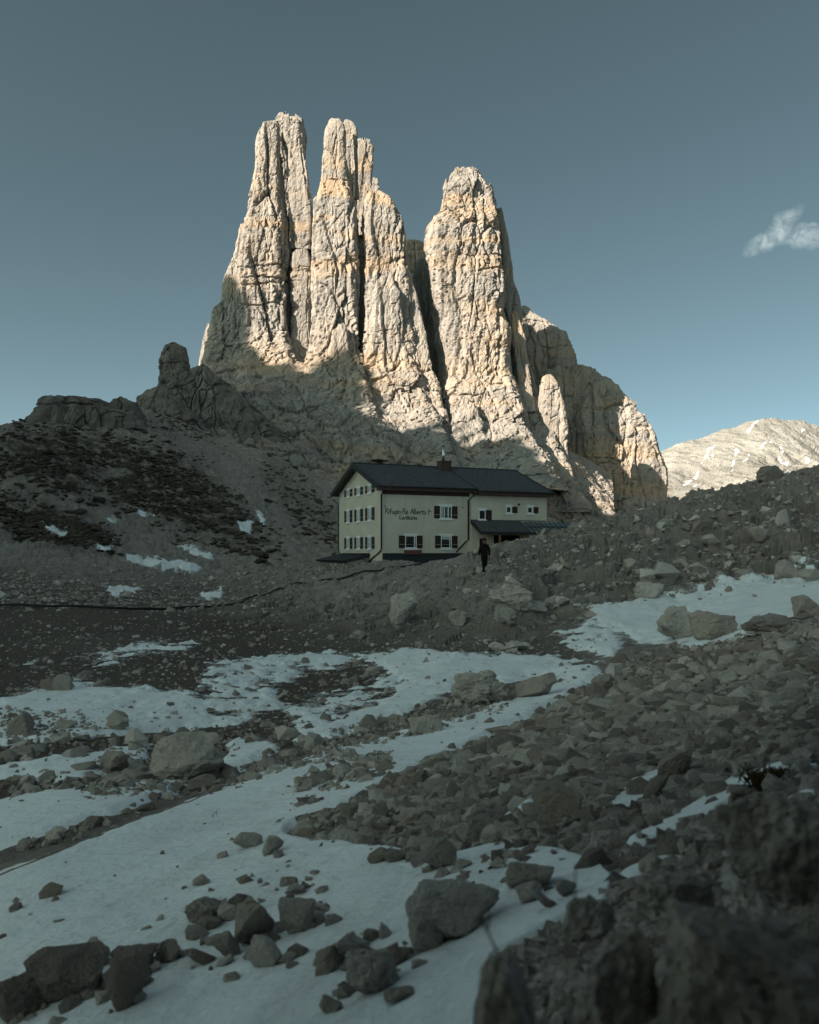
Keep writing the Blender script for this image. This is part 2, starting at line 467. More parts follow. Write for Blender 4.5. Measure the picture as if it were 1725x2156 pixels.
SNOW_FAR = region([
 [(255,1178),(330,1182),(430,1198),(420,1208),(330,1198),(262,1186)],
 [(358,1142),(400,1156),(455,1180),(448,1188),(395,1166)],
 [(495,1103),(535,1103),(525,1130),(508,1118)],[(540,1075),(556,1085),(562,1108),(548,1100)],[(435,1032),(455,1036),(440,1044)],
 [(195,1155),(240,1160),(232,1172),(205,1166)],[(90,1118),(140,1128),(150,1140),(95,1130)],[(265,1078),(305,1084),(340,1098),(300,1094)],
 [(160,1050),(190,1052),(180,1056)],[(480,1090),(490,1094),(486,1104)],[(555,1120),(570,1122),(560,1132)],[(530,1048),(540,1058),(534,1060)],
 [(210,1245),(260,1243),(310,1240),(290,1254),(250,1262),(215,1252)],[(420,1252),(475,1246),(470,1256),(430,1264)],[(215,1095),(250,1100),(240,1112)],
], 1)
OUTCROP = region([[(1000,1165),(1100,1130),(1200,1095),(1400,1040),(1725,970),(2160,880),(2160,1170),(1725,1215),(1480,1245),(1300,1262),(1200,1265),(1100,1245),(1010,1210)]], 6)
MOUND = region([[(560,1215),(700,1195),(850,1180),(950,1150),(1010,1160),(1120,1250),(1230,1270),(1160,1330),(1000,1345),(850,1330),(700,1320),(540,1300),(420,1290),(480,1255)],[(300,1238),(480,1240),(470,1262),(300,1262)]], 7)
DARK = region([[(-400,1215),(0,1220),(300,1240),(500,1250),(620,1290),(900,1330),(1180,1355),(1240,1400),(900,1480),(700,1560),(400,1660),(0,1800),(-400,1850)],([(300,1215),(700,1260),(1000,1290),(1250,1290),(1250,1380),(800,1350)],0.6)], 8)
SCREE = region([[(600,1760),(720,1705),(940,1600),(1140,1505),(1290,1430),(1340,1380),(1480,1358),(1640,1318),(1725,1292),(2160,1220),(2160,2240),(1040,2240),(1060,1990),(1280,1930),(1300,1850),(1160,1800),(1000,1790),(820,1790)]], 3)
VEG = region([[(-400,900),(0,925),(150,900),(300,935),(420,985),(470,1030),(530,1100),(570,1140),(600,1165),(480,1140),(380,1115),(300,1080),(180,1040),(60,1010),(-400,980)],
 [(0,1050),(120,1070),(230,1130),(240,1170),(150,1165),(0,1120)],([(560,950),(700,1080),(720,1150),(640,1110),(560,1030)],0.5),([(300,860),(420,880),(480,930),(330,920)],0.4)], 5)
HILL = region([[(-400,780),(760,780),(760,1190),(600,1205),(300,1205),(0,1210),(-400,1210)]], 8)

u_edges = np.concatenate([np.linspace(-2800, -60, 60)[:-1], np.arange(-60, 1786, 3.4), np.linspace(1786, 4400, 70)[1:]])
def lseg(a, b, d):
    return np.arange(math.log(a), math.log(b), d)
ln_rows = np.concatenate([lseg(0.5, 10, 0.0095), lseg(10, 34, 0.0062), lseg(34, 76, 0.0044), lseg(76, 108, 0.007), lseg(108, 240, 0.0046), lseg(240, 430, 0.025)])
U, LN = np.meshgrid(u_edges, ln_rows)
DD = np.exp(LN)
S0 = slope_at(U, LN)
X = (U - CX) / F * DD
Z0 = S0 * DD
V0 = HZ - S0 * F
p3 = np.stack([X.ravel(), DD.ravel(), Z0.ravel()], 1)
def rs(a): return a.reshape(U.shape)
def fade(wl):       # drop detail that is finer than the sheet
    return smooth(2.2, 5.0, wl / (DD * 3.4 / F * 1.6))
near_w = smooth(95, 60, DD); far_w = smooth(95, 108, DD)
mo = sample(OUTCROP, U, V0) * smooth(30, 36, DD) * smooth(130, 90, DD)
mm = sample(MOUND, U, V0) * smooth(120, 80, DD) * smooth(24, 30, DD)
ms = sample(SCREE, U, V0) * near_w * smooth(34, 26, DD)
mh = sample(HILL, U, V0) * far_w
mv = sample(VEG, U, V0) * far_w
foot = smooth(46, 60, DD) * smooth(125, 105, DD) * smooth(1000, 800, U)
rough = 0.10 + 0.45 * foot + 0.5 * mo + 0.35 * mm + 0.5 * mh
dz = np.zeros(U.shape)
for wlth, amp in ((9, 0.35), (4, 0.22), (1.8, 0.13), (0.8, 0.07), (0.35, 0.035), (0.16, 0.016)):
    dz += rs(perlin(p3 / wlth, int(wlth * 100))) * amp * fade(wlth) * (np.minimum(1, rough * 2.0) if wlth > 0.5 else 0.6) * smooth(0.0, 8.0, DD / wlth)
# broken bedrock steps on the hump and the knolls by the hut
sel = np.where(((mo + mm) > 0.02).ravel())[0]
ps = p3[sel] * np.array([1, 1, 1.6])
warp = np.stack([fbm(ps / 3, 2, 5), fbm(ps / 3, 2, 9), fbm(ps / 3, 2, 13)], 1) * 0.9
_f1, _f2, _r = worley((ps + warp) / np.array([2.4, 2.0, 1.5]), 3)
_g1, _g2, _q = worley((ps + warp * .5) / 0.85, 8)
blk = (_r - 0.45) * 1.25 - 0.42 + (_q - 0.5) * 0.25 + 0.22 * fbm(ps / 0.9, 3, 44, 0.6) - 0.35 * smooth(0.22, 0.0, _f2 - _f1) - 0.15 * smooth(0.2, 0, _g2 - _g1) + 0.35 * ridged(ps / np.array([3.5, 3.5, 3.5]), 3, 40)
dz.ravel()[sel] += blk * np.clip(mo.ravel()[sel] * 0.85 + mm.ravel()[sel] * 0.5, 0, 1)
# streaky hillside: gullies and ribs running down the slope
selh = np.where((mh > 0.02).ravel())[0]
ph = p3[selh]
st = ridged(np.stack([(ph[:, 0] + ph[:, 1] * .45) / 5.0, ph[:, 1] / 22, ph[:, 2] / 9], 1), 4, 61)
dz.ravel()[selh] += (st * 0.42 + fbm(ph / 2.2, 4, 71, 0.65) * 0.5) * mh.ravel()[selh]
selg = np.where((foot > 0.02).ravel())[0]
pg = p3[selg]
dz.ravel()[selg] += (0.16 * ridged(pg / np.array([2.6, 3.4, 2.0]), 3, 81) + 0.22 * fbm(pg / 1.4, 4, 83, 0.62)) * foot.ravel()[selg] * (1 - mm.ravel()[selg] * .5)
Z = Z0 + dz
# snow: a sheet of its own that fills the hollows
sn_near = sample(SNOW_NEAR, U, V0) * near_w
sn_far = sample(SNOW_FAR, U, V0) * smooth(44, 56, DD)
flatp = np.stack([X.ravel() * 1.0, DD.ravel() * 0.9, np.zeros(X.size)], 1)
patch = rs(fbm(flatp / 0.4, 3, 305, 0.6)) * smooth(7, 13, DD) * smooth(70, 40, DD) * 0.45 + rs(fbm(flatp / 0.35, 3, 290, 0.6)) * smooth(14, 4, DD) * 0.55 + rs(fbm(flatp / 1.1, 4, 300, 0.62)) * smooth(3, 12, DD) * 0.6 + rs(fbm(flatp / 4.0, 3, 320)) * smooth(4, 14, DD) * 0.35
score = np.maximum(sn_near, sn_far * 1.1) + patch * np.where(DD < 95, 0.55, 0.6) * np.clip(1.25 - np.maximum(sn_near, 0.25), np.interp(DD, [6, 12], [0.25, 0.95]), 1) - 0.5
score = np.where(np.maximum(sn_near, sn_far) < 0.03, -0.5, score)
thick = np.clip(score, -0.5, 0.4) * np.interp(DD, [1, 5, 20, 60, 150], [0.09, 0.13, 0.25, 0.5, 2.0])
undul = (rs(perlin(p3 / 1.3, 411)) * 0.035 + rs(perlin(p3 / 0.45, 412)) * 0.008) * smooth(0.8, 4, DD)
ZS = Z0 + np.maximum(0.3, 0.85 * mo) * dz * smooth(2, 30, DD) + thick + undul * near_w
ZS = np.where(DD > 44, np.where(score > -0.1, Z + np.clip(score, -.1, .2) * 0.35 + 0.02, Z - 1), ZS)
# press the ground down under deep snow
Z = np.where(score > 0.12, np.minimum(Z, ZS - 0.02 - 0.12 * smooth(0.12, 0.3, score)), Z)
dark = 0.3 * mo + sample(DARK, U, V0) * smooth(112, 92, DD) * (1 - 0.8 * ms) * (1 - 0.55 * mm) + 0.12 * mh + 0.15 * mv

dusting = smooth(-0.42, 0.02, score) * np.where(np.maximum(sn_near, sn_far) > 0.03, 1, 0) * smooth(5, 9, DD) * 0.5
# rows that carry the sheet on behind the camera
kb = 14
yb = np.linspace(0.42, -26, kb) ** 1
Xb = np.stack([X[0] * (1 + 1.0 * i + 0.55 * i * i) for i in range(kb)])[::-1]
Yb = np.stack([np.full(U.shape[1], y) for y in np.linspace(0.3, -30, kb)])[::-1]
pl = np.polyfit(X[5], Z[5], 1)
Zb = np.clip(np.polyval(pl, np.clip(Xb, -3, 4)), -2.6, 2) + 0.1 * (0.3 - Yb) * 0.6
Zb = Zb - 0.25
co = np.concatenate([np.stack([Xb.ravel(), Yb.ravel(), Zb.ravel()], 1), np.stack([X.ravel(), DD.ravel(), Z.ravel()], 1)])
pad = np.zeros(Xb.size)
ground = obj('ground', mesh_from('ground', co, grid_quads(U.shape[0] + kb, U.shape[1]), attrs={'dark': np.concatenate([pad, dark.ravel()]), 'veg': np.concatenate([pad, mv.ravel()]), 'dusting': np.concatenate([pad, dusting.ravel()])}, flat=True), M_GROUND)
tag(ground, kind='structure')
keep = (ZS > Z - 0.06) & (score > -0.42)
q = grid_quads(*U.shape)
kq = keep.ravel()[q].any(1)
q = q[kq]
used, inv = np.unique(q, return_inverse=True)
scoo = np.stack([X.ravel(), DD.ravel(), ZS.ravel()], 1)[used]
snow = obj('snow', mesh_from('snow', scoo, inv.reshape(-1, 4), flat=False), M_SNOW)
tag(snow, 'thin shaded snow lying in patches over the stony ground', kind='stuff')
ZTOP = np.maximum(Z, np.where(score > -0.3, ZS, -99))

def hit(u, v, dmin=0.6, dmax=120):
    """first point of the visible ground along a bearing"""
    i = int(np.argmin(np.abs(u_edges - u)))
    rows = np.where((np.exp(ln_rows) >= dmin) & (np.exp(ln_rows) <= dmax))[0]
    vv = HZ - ZTOP[rows, i] / DD[rows, i] * F
    below = np.where(vv <= v)[0]
    k = rows[below[0]] if len(below) else rows[int(np.argmin(np.abs(vv - v)))]
    d = DD[k, i]
    return np.array([(u - CX) / F * d, d, ZTOP[k, i]])
def ground_z(x, y):
    u = CX + x / y * F
    i = np.clip(np.searchsorted(u_edges, u), 0, len(u_edges) - 1); j = np.clip(np.searchsorted(ln_rows, np.log(y)), 0, len(ln_rows) - 1)
    return ZTOP[j, i]
# ------------------------------------------------------------------ the rock towers
def rock_disp(p, amp=1.0):
    w = np.stack([perlin(p / 18, 101), perlin(p / 18, 102), perlin(p / np.array([30, 30, 60]), 103)], 1) * 1.3
    pw = p + w
    big = ridged(pw / np.array([26, 26, 110]), 2, 110)
    f1, f2, r = worley(pw / np.array([10.0, 10.0, 62.0]), 120)
    g1, g2, t = worley((p + w * .7) / np.array([3.9, 3.9, 17.0]), 121)
    e1, e2, y = worley((p + w * .4) / np.array([1.7, 1.7, 3.6]), 122)
    z = p[:, 2] + 3.5 * perlin(p / 45, 130) + 0.9 * perlin(p / 9, 131) + 1.6 * r
    L = perlin(np.stack([p[:, 0] / 75, p[:, 1] / 75, z / 7.5], 1), 132)
    ledge = -1.5 * smooth(0.045, 0.0, np.abs(L)) * np.clip(perlin(p / np.array([26, 26, 18]), 140) * 2.6 + .15, 0, 1)
    step_ = -0.7 * np.tanh(5 * perlin(np.stack([p[:, 0] / 90, p[:, 1] / 90, z / 13], 1), 133))
    flute = perlin(p / np.array([1.3, 1.3, 7.0]), 160)
    d = 0.8 * big + 2.6 * (r - 0.5) + 1.25 * (t - 0.5) + 0.8 * (y - 0.5) - 1.5 * smooth(0.05, 0.0, f2 - f1) - 0.8 * smooth(0.06, 0, g2 - g1) + ledge - step_ + 0.25 * flute + 0.34 * fbm(p / 1.8, 4, 150, 0.65)
    return d * amp
def pillar(rows, D0, bf=0.85, nexp=5.0, amp=1.0, px=2.6, bmax=26, twist=0.0, seed=0):
    rows = np.array([(r + (0,))[:4] for r in rows], float)
    v = np.arange(rows[0, 0], rows[-1, 0], px)
    uL, uR, dD = (np.interp(v, rows[:, 0], rows[:, k]) for k in (1, 2, 3))
    D = D0 + dD
    z = (HZ - v) / F * D
    xl, xr = (uL - CX) / F * D, (uR - CX) / F * D
    cx, a = (xl + xr) / 2, np.maximum((xr - xl) / 2, 0.3)
    b = np.minimum(a * bf, bmax)
    ncap = 5
    ks = np.linspace(0.1, 0.97, ncap)
    z = np.concatenate([z[0] + (1 - ks ** 2) * min(1.6, a[0] * .4), z]); cx = np.concatenate([np.full(ncap, cx[0]), cx]); a = np.concatenate([a[0] * ks, a]); b = np.concatenate([b[0] * ks, b]); D = np.concatenate([np.full(ncap, D[0]), D])
    am = np.percentile(a, 70)
    step = D0 / F * px * 1.05
    nf = int(np.clip(am * 3.6 / step, 24, 420))
    th = np.concatenate([np.linspace(-112, 112, nf), np.linspace(112, 248, 18)[1:-1]])
    th = np.radians(th - 90)                # -90 deg looks at the camera
    c, s = np.cos(th), np.sin(th)
    r = (np.abs(c[None] / a[:, None]) ** nexp + np.abs(s[None] / b[:, None]) ** nexp) ** (-1 / nexp)
    x = cx[:, None] + r * c; y = D[:, None] + r * s; zz = np.broadcast_to(z[:, None], x.shape)
    p = np.stack([x.ravel(), y.ravel(), zz.ravel()], 1)
    lim = np.minimum(1.0, 0.15 + np.repeat(a, len(th)) / 11.0)
    d = rock_disp(p, amp) * lim
    nx = np.broadcast_to(c, x.shape).ravel(); ny = np.broadcast_to(s, x.shape).ravel()
    p[:, 0] += nx * d * 0.85; p[:, 1] += ny * d
    p[:, 2] += perlin(p / 3.0, 170) * 0.5 * lim
    tw = smooth(14.0, 1.0, z[ncap] - p[:, 2]) * min(1.0, a[ncap] / 4.0)
    _, _, rr_ = worley(p / np.array([3.6, 3.6, 60.0]) + 7.7, 171)
    p[:, 2] += tw * ((rr_ - 0.55) * 3.2 + perlin(p / 1.6, 172) * 0.8)
    return p, grid_quads(len(z), len(th), True)[:, ::-1], np.array([np.arange(len(th))])
def build_rock(name, pillars, label=None, cat=None, group=None, mat=None):
    cos, qs, off = [], [], 0
    for pl_ in pillars:
        p, q, _ = pl_
        cos.append(p); qs.append(q + off); off += len(p)
    o = obj(name, mesh_from(name, np.concatenate(cos), np.concatenate(qs)), mat or M_TOWER)
    return tag(o, label, cat, group)
T1 = build_rock('rock_tower', [
 pillar([(258,560,582),(275,553,586),(300,546,588),(370,539,592),(420,530,595),(470,521,598),(540,510,600),(640,503,603),(700,502,608),(760,498,622,-3),(830,485,640,-10),(900,470,670,-25)], 350, 0.9),
 pillar([(249,583,622),(258,590,638),(275,596,642),(330,606,645),(380,610,653),(420,612,656),(500,616,657),(530,618,657)], 353, 0.9),
 pillar([(530,618,648),(560,616,656),(640,616,656),(700,616,655),(760,610,660),(820,600,690,-8),(900,570,720,-22)], 350, 0.9),
 pillar([(262,568,622),(300,566,628),(420,575,640),(600,560,650),(800,560,660,-4)], 374, 0.3),
 pillar([(470,507,528),(500,503,560),(560,494,570),(600,494,575),(700,496,600),(800,492,620,-8)], 353, 0.8),
 pillar([(545,490,502),(560,484,504),(590,474,507),(640,466,508),(655,450,510),(700,444,512),(760,440,516,-4),(800,425,530,-10),(880,390,560,-30)], 349, 1.0),
 pillar([(682,437,443),(700,432,446),(740,425,448),(790,418,450)], 392, 0.8),
], 'left of the three sunlit pale rock towers, flat topped with a dark vertical gully', 'rock tower', 'sunlit dolomite rock towers')
T2 = build_rock('rock_tower', [
 pillar([(251,699,714),(262,692,722),(280,687,727),(330,682,728),(380,678,733),(430,670,742),(500,668,746),(560,667,748),(640,667,749),(740,658,754,-2),(800,642,772,-8),(900,610,800,-25),(980,580,840,-45)], 344, 0.9),
 pillar([(264,716,746),(280,722,752),(400,728,756),(520,740,764),(640,742,768),(800,740,780,-6)], 372, 0.4),
 pillar([(268,743,750),(300,745,753),(420,750,757)], 350, 0.9),
 pillar([(299,757,779),(308,754,786),(345,754,785),(380,754,783),(430,756,795),(500,758,800)], 364, 0.7),
 pillar([(376,785,796),(404,781,803),(418,775,822),(432,774,832),(450,773,840),(490,773,849),(560,774,851),(600,775,858),(680,773,868),(780,768,890,-3),(860,758,915,-10),(940,735,945,-28),(1000,710,965,-45)], 347, 0.9),
 pillar([(588,800,826),(620,790,842),(700,782,850),(780,778,858)], 339, 0.6),
 pillar([(560,846,858),(620,852,876),(700,858,896),(800,866,922,-4),(900,872,945,-18),(960,865,960,-32)], 343, 0.8),
 pillar([(690,700,735),(760,690,742),(840,680,748,-10),(930,660,760,-30)], 334, 0.8),
], 'middle one of the three sunlit pale rock towers, slender with a stepped right shoulder', 'rock tower', 'sunlit dolomite rock towers')
T3 = build_rock('rock_tower', [
 pillar([(366,954,1002),(385,947,1018),(405,944,1034),(430,940,1044),(455,926,1048),(480,906,1050),(510,898,1051),(540,896,1052),(580,906,1054),(640,915,1058),(700,924,1066),(800,932,1076,-2),(900,935,1110,-14),(960,925,1140,-28),(1040,910,1185,-50)], 353, 0.85),
 pillar([(360,956,976),(372,949,978),(400,943,979),(430,938,978),(455,924,977),(480,904,976),(510,897,976),(530,900,976)], 350.5, 0.8),
 pillar([(361,986,1006),(380,984,1019),(405,983,1034),(430,982,1044),(480,981,1049),(520,981,1050)], 349.5, 0.8),
 pillar([(440,1046,1056),(500,1056,1069),(600,1060,1083),(625,1062,1092),(645,1062,1094),(700,1072,1102),(800,1080,1126),(880,1090,1155,-8),(960,1105,1188,-22),(1010,1130,1208,-36),(1080,1160,1244,-55)], 358, 0.9),
 pillar([(548,880,900),(580,869,915),(640,872,920),(700,880,930),(800,898,950),(900,925,965,-12)], 374, 0.6),
 pillar([(660,1076,1092),(720,1080,1108),(800,1090,1118),(870,1095,1125,-6)], 350, 0.7),
 pillar([(792,1143,1162),(812,1138,1178),(850,1136,1188),(900,1137,1193),(960,1142,1196,-4),(1010,1150,1202,-12),(1060,1160,1225,-26),(1110,1170,1245,-40)], 344, 0.8),
 pillar([(850,965,1010),(900,950,1020,-8),(950,940,1030,-18),(1000,935,1040,-32)], 331, 0.8),
 pillar([(505,857,866),(512,852,890),(560,848,900),(640,850,910),(800,880,960)], 398, 0.5),
], 'right and lowest of the three sunlit pale rock towers, broad with a notched summit', 'rock tower', 'sunlit dolomite rock towers')
W1 = build_rock('rock_buttress', [
 pillar([(645,1096,1110),(660,1088,1124),(682,1080,1153),(705,1078,1184),(722,1078,1196),(745,1078,1207),(775,1078,1211),(820,1078,1216),(1110,1070,1250)], 408, 0.5),
 pillar([(722,1194,1201),(745,1196,1208),(790,1192,1214)], 402, 0.8),
 pillar([(780,1150,1252),(800,1140,1257),(900,1135,1260),(1120,1130,1290)], 402, 0.5),
 pillar([(786,1246,1262),(800,1238,1286),(822,1228,1304),(860,1222,1330),(900,1220,1352),(930,1220,1370),(980,1225,1384),(1060,1232,1391),(1130,1238,1396)], 398, 0.75),
 pillar([(900,1320,1350),(960,1325,1375),(1060,1330,1380),(1130,1330,1385)], 390, 0.7),
], 'stepped rock wall falling away to the right behind the lowest tower, half in shadow', 'rock wall')
PIN = build_rock('rock_pinnacle', [
 pillar([(725,358,374),(732,350,385),(760,344,393),(780,343,396),(820,341,394),(850,338,400)], 285, 0.8, amp=1.3, px=2.0),
], 'small dark stubby rock pinnacle on the shaded ridge left of the towers', 'rock pinnacle', mat=M_CRAG)
KN = build_rock('rock_crag', [
 pillar([(772,408,432),(790,392,448),(815,362,480),(830,325,500),(845,308,520),(880,303,560),(930,300,620),(960,300,640)], 282, 0.5, amp=0.8, px=2.2),
 pillar([(815,330,350),(840,308,370),(870,304,400),(900,300,420)], 262, 0.6, amp=0.8, px=2.2),
], 'dark craggy rock shoulder at the foot of the stubby pinnacle', 'rock crag', mat=M_CRAG)
KL_ = build_rock('rock_crag', [
 pillar([(833,118,138),(840,100,195),(850,88,228),(868,74,262),(890,60,295),(912,48,310)], 186, 0.35, amp=0.9, px=2.0),
 pillar([(847,235,270),(855,225,292),(880,215,303),(905,200,310)], 192, 0.4, amp=0.9, px=2.0),
], 'low dark rock knob crowning the left hillside', 'rock crag', mat=M_CRAG)

# rock apron that carries the towers down to the scree
au = np.arange(395, 1290, 2.7)
an = 130
top_v = np.interp(au, [395,440,520,650,780,900,1000,1100,1200,1290], [790,765,745,770,800,850,890,920,950,1000])
bot_v = np.interp(au, [395,430,575,703,900,1290], [905,925,975,1040,1100,1120])
top_D = np.interp(au, [395,500,700,1000,1200,1290], [330,345,335,342,352,370])
bot_D = np.interp(au, [395,575,703,900,1290], [268,262,262,262,300])
kk = np.linspace(0, 1, an)[:, None]
vv = top_v + (bot_v - top_v) * kk
Dd = top_D + (bot_D - top_D) * kk ** 0.85
ax = (au[None] - CX) / F * Dd; az = (HZ - vv) / F * Dd
pa = np.stack([ax.ravel(), Dd.ravel(), az.ravel()], 1)
da = rock_disp(pa * np.array([1, 1, 1.5]), 0.9) + 2.5 * ridged(np.stack([(pa[:, 0] + pa[:, 2] * .5) / 17, pa[:, 1] / 40, pa[:, 2] / 40], 1), 3, 210)
da *= np.clip(0.25 + 1.6 * np.minimum(kk, 1 - kk * 0.4), 0, 1).repeat(len(au), 1).ravel()
pa[:, 1] -= da * 0.9; pa[:, 2] += da * 0.55
apron = obj('rock_apron', mesh_from('rock_apron', pa, grid_quads(an, len(au))[:, ::-1]), M_TOWER)
tag(apron, kind='structure')

# ------------------------------------------------------------------ the sunlit mountain far right
fu = np.arange(1280, 2400, 4.5); fn = 150
crest_v = np.interp(fu, [1280,1385,1440,1475,1500,1560,1585,1610,1650,1690,1725,1800,2000,2400], [1000,955,932,922,913,896,888,883,884,889,901,930,1010,1120])
kk = np.linspace(0, 1, fn)[:, None]
fD = 1650 - 650 * kk
fv = crest_v + (1190 - crest_v) * kk ** 0.9
fx = (fu[None] - CX) / F * fD; fz = (HZ - fv) / F * fD
pf = np.stack([fx.ravel(), np.broadcast_to(fD, fx.shape).ravel(), fz.ravel()], 1)
dn = fbm(pf / 90, 5, 230, 0.55) * 13 + ridged(np.stack([(pf[:, 0] + 0.4 * pf[:, 1]) / 60, pf[:, 1] / 260, pf[:, 2] / 120], 1), 4, 240) * 13
pf[:, 2] += dn * np.clip(0.25 + 2 * kk, 0, 1).repeat(len(fu), 1).ravel() * 0.8
uf = np.broadcast_to(fu, fx.shape).ravel(); vf = fv.ravel()
sn = np.zeros(len(pf))
for (a, b, c, d_, w) in [(1553,945,1540,1008,5),(1475,985,1500,962,5),(1440,1020,1470,998,4),(1575,915,1600,880,5),(1640,970,1662,985,5),(1600,955,1625,930,4),(1645,950,1650,963,4),(1700,975,1705,985,4),(1430,1040,1475,1020,5),(1620,1003,1628,1010,4),(1512,932,1485,962,3),(1690,910,1700,900,3),(1580,960,1570,985,3)]:
    ab = np.array([c - a, d_ - b], float); t = np.clip(((uf - a) * ab[0] + (vf - b) * ab[1]) / (ab @ ab), 0, 1)
    dd = np.hypot(uf - a - t * ab[0], vf - b - t * ab[1])
    sn = np.maximum(sn, smooth(w * .7, w * .3, dd + 4.5 * fbm(pf / 16, 3, 250)))
sn = np.maximum(sn, smooth(0.95, 1.2, fbm(pf / np.array([22, 60, 22]), 4, 260) + 0.2 * fbm(pf / 150, 2, 270)) * 0.9)
far = obj('far_mountain', mesh_from('far_mountain', pf, grid_quads(fn, len(fu))[:, ::-1], attrs={'snow': sn}), M_FAR)
tag(far, kind='structure')

# ------------------------------------------------------------------ the ridge behind the camera that shades the hollow
CREST = [(-941.1, -12), (-851.1, 97.6), (-771.1, 367.6), (-721.1, 497.6), (-694.1, 511.6), (-690.5, 508.4), (-686.3, 505.3), (-681.9, 498.1), (-678.1, 497.6), (-675.1, 478.6), (-670.1, 468.6), (-667.2, 468.8), (-662.8, 464.3), (-658.3, 458.9), (-653.1, 457.2), (-649.1, 459.6), (-644.3, 456.6), (-640.6, 453.9), (-636.9, 448.9), (-633.1, 448.6), (-631.1, 455.6), (-627.1, 462.6), (-623.1, 464.6), (-618.1, 457.4), (-613.1, 454.8), (-608.6, 448.7), (-603.6, 438.7), (-599.1, 436.6), (-596.1, 429.6), (-591.7, 425.2), (-588.4, 416.3), (-583.5, 414.4), (-580.1, 409.6), (-578.1, 411.6), (-573.1, 409.3), (-568.4, 404.5), (-564.1, 396.6), (-561.6, 426.6), (-558.1, 407.6), (-554.1, 404.6), (-553.1, 419.6), (-549.1, 400.6), (-545.9, 406.0), (-542.5, 410.3), (-539.1, 410.6), (-536.7, 415.2), (-531.2, 407.9), (-527.5, 404.3), (-521.3, 401.3), (-517.1, 397.3), (-512.8, 391.8), (-508.9, 388.2), (-505.0, 385.5), (-500.6, 383.6), (-496.6, 376.6), (-491.5, 376.7), (-486.5, 374.1), (-482.0, 365.4), (-476.9, 368.1), (-472.1, 362.3), (-467.6, 356.9), (-462.6, 356.5), (-458.7, 349.9), (-453.1, 353.5), (-449.5, 349.2), (-444.2, 341.7), (-439.6, 343.1), (-433.9, 335.1), (-429.6, 332.1), (-424.6, 331.2), (-419.6, 332.8), (-415.4, 329.9), (-411.0, 320.5), (-405.7, 317.3), (-401.1, 317.6), (-301.1, 252.6), (-211.1, 197.6), (-166.1, 177.6), (-146.1, 97.6), (-121.1, -12)]
RY = -120.0
rx = np.concatenate([np.arange(-941, -721, 10.0), np.arange(-721, -497, 1.2), np.arange(-497, -117, 8.0)]); rn = 41
cz = np.interp(rx, [c[0] for c in CREST], [c[1] for c in CREST])
ky = np.linspace(-1, 1, rn)[:, None]
ry = RY + ky * 95
prof = np.abs(ky) ** 0.8
rz = cz[None] * (1 - prof) - 12 * prof
pr = np.stack([np.broadcast_to(rx, rz.shape).ravel(), np.broadcast_to(ry, rz.shape).ravel(), rz.ravel()], 1)
pr[:, 2] += (fbm(pr / 40, 4, 280) * 9) * np.clip(prof * 3, 0, 1).repeat(len(rx), 1).ravel()
ridge = obj('mountain_ridge', mesh_from('mountain_ridge', pr, grid_quads(rn, len(rx))), M_TOWER)
tag(ridge, kind='structure')

# an added, unseen crag leans close behind the camera to darken the foreground
# ------------------------------------------------------------------ the mountain hut
def make_plaster():
    k = NB('cream_plaster')
    a, b = k.noise(0.5, 5), k.noise(1.0, 5, 0.6, k.coords((2.2, 2.2, 0.12)))
    c = k.mix(k.ramp(a, 0.35, 0.7), (0.57, 0.52, 0.43), (0.66, 0.605, 0.50))
    c = k.mix(k.ramp(b, 0.55, 0.78, 0, 0.35), c, (0.40, 0.375, 0.31))
    k.bump(k.noise(25, 4), 0.4, 0.01)
    return k.done(c, 0.9, 0.15)
M_PLASTER = make_plaster()
M_WHITE = plain('white_trim', (0.78, 0.79, 0.78), 0.6, 0.3, var=0.04)
M_SHUT = plain('dark_shutter', (0.035, 0.020, 0.016), 0.6, 0.3, var=0.2)
M_RED = plain('brown_fascia', (0.060, 0.034, 0.027), 0.6, 0.3, var=0.2)
M_PIPE = plain('dark_pipe', (0.020, 0.020, 0.022), 0.45, 0.4, var=0.15)
M_WOOD = plain('orange_timber', (0.30, 0.14, 0.055), 0.7, 0.2, var=0.25, scale=4)
M_BENCH = plain('reddish_board', (0.16, 0.075, 0.055), 0.7, 0.2, var=0.25, scale=4)
M_SLATE = plain('plinth_board', (0.035, 0.037, 0.042), 0.8, 0.2, var=0.2)
M_STEEL = plain('steel_flue', (0.62, 0.64, 0.66), 0.25, 0.5, 1.0, var=0.05)
M_ZINC = plain('seamed_metal', (0.22, 0.25, 0.27), 0.42, 0.5, 0.6, var=0.12, scale=1.2)
M_GREEN = plain('pale_green_plaster', (0.42, 0.50, 0.34), 0.9, 0.15, var=0.08)
M_BLACK = plain('lettering_black', (0.012, 0.011, 0.010), 0.7, 0.2, var=0.1)
M_DARKIN = plain('painted_porch_dark', (0.010, 0.009, 0.009), 0.9, 0.1, var=0.1)
M_RAIL = plain('pale_rail', (0.50, 0.38, 0.32), 0.6, 0.3, var=0.1)
def make_tiles():
    k = NB('slate_tiles')
    v = k.voro(4.2, None, 'F1', 1)
    n = k.noise(3.0, 5)
    c = k.mix(k.ramp(n, 0.3, 0.7), (0.075, 0.075, 0.085), (0.14, 0.14, 0.155))
    c = k.mix(0.35, c, v, 'MULTIPLY')
    k.bump(k.noise(30, 3), 0.3, 0.01)
    return k.done(c, 0.7, 0.3)
M_TILE = make_tiles()
def make_glass():
    k = NB('window_glass')
    n = k.noise(1.2, 3)
    c = k.mix(k.ramp(n, 0.4, 0.6), (0.012, 0.014, 0.016), (0.045, 0.05, 0.052))
    return k.done(c, 0.08, 0.6)
M_GLASS = make_glass()
M_CURT = plain('net_curtain', (0.42, 0.47, 0.47), 0.9, 0.1, var=0.15, scale=5)

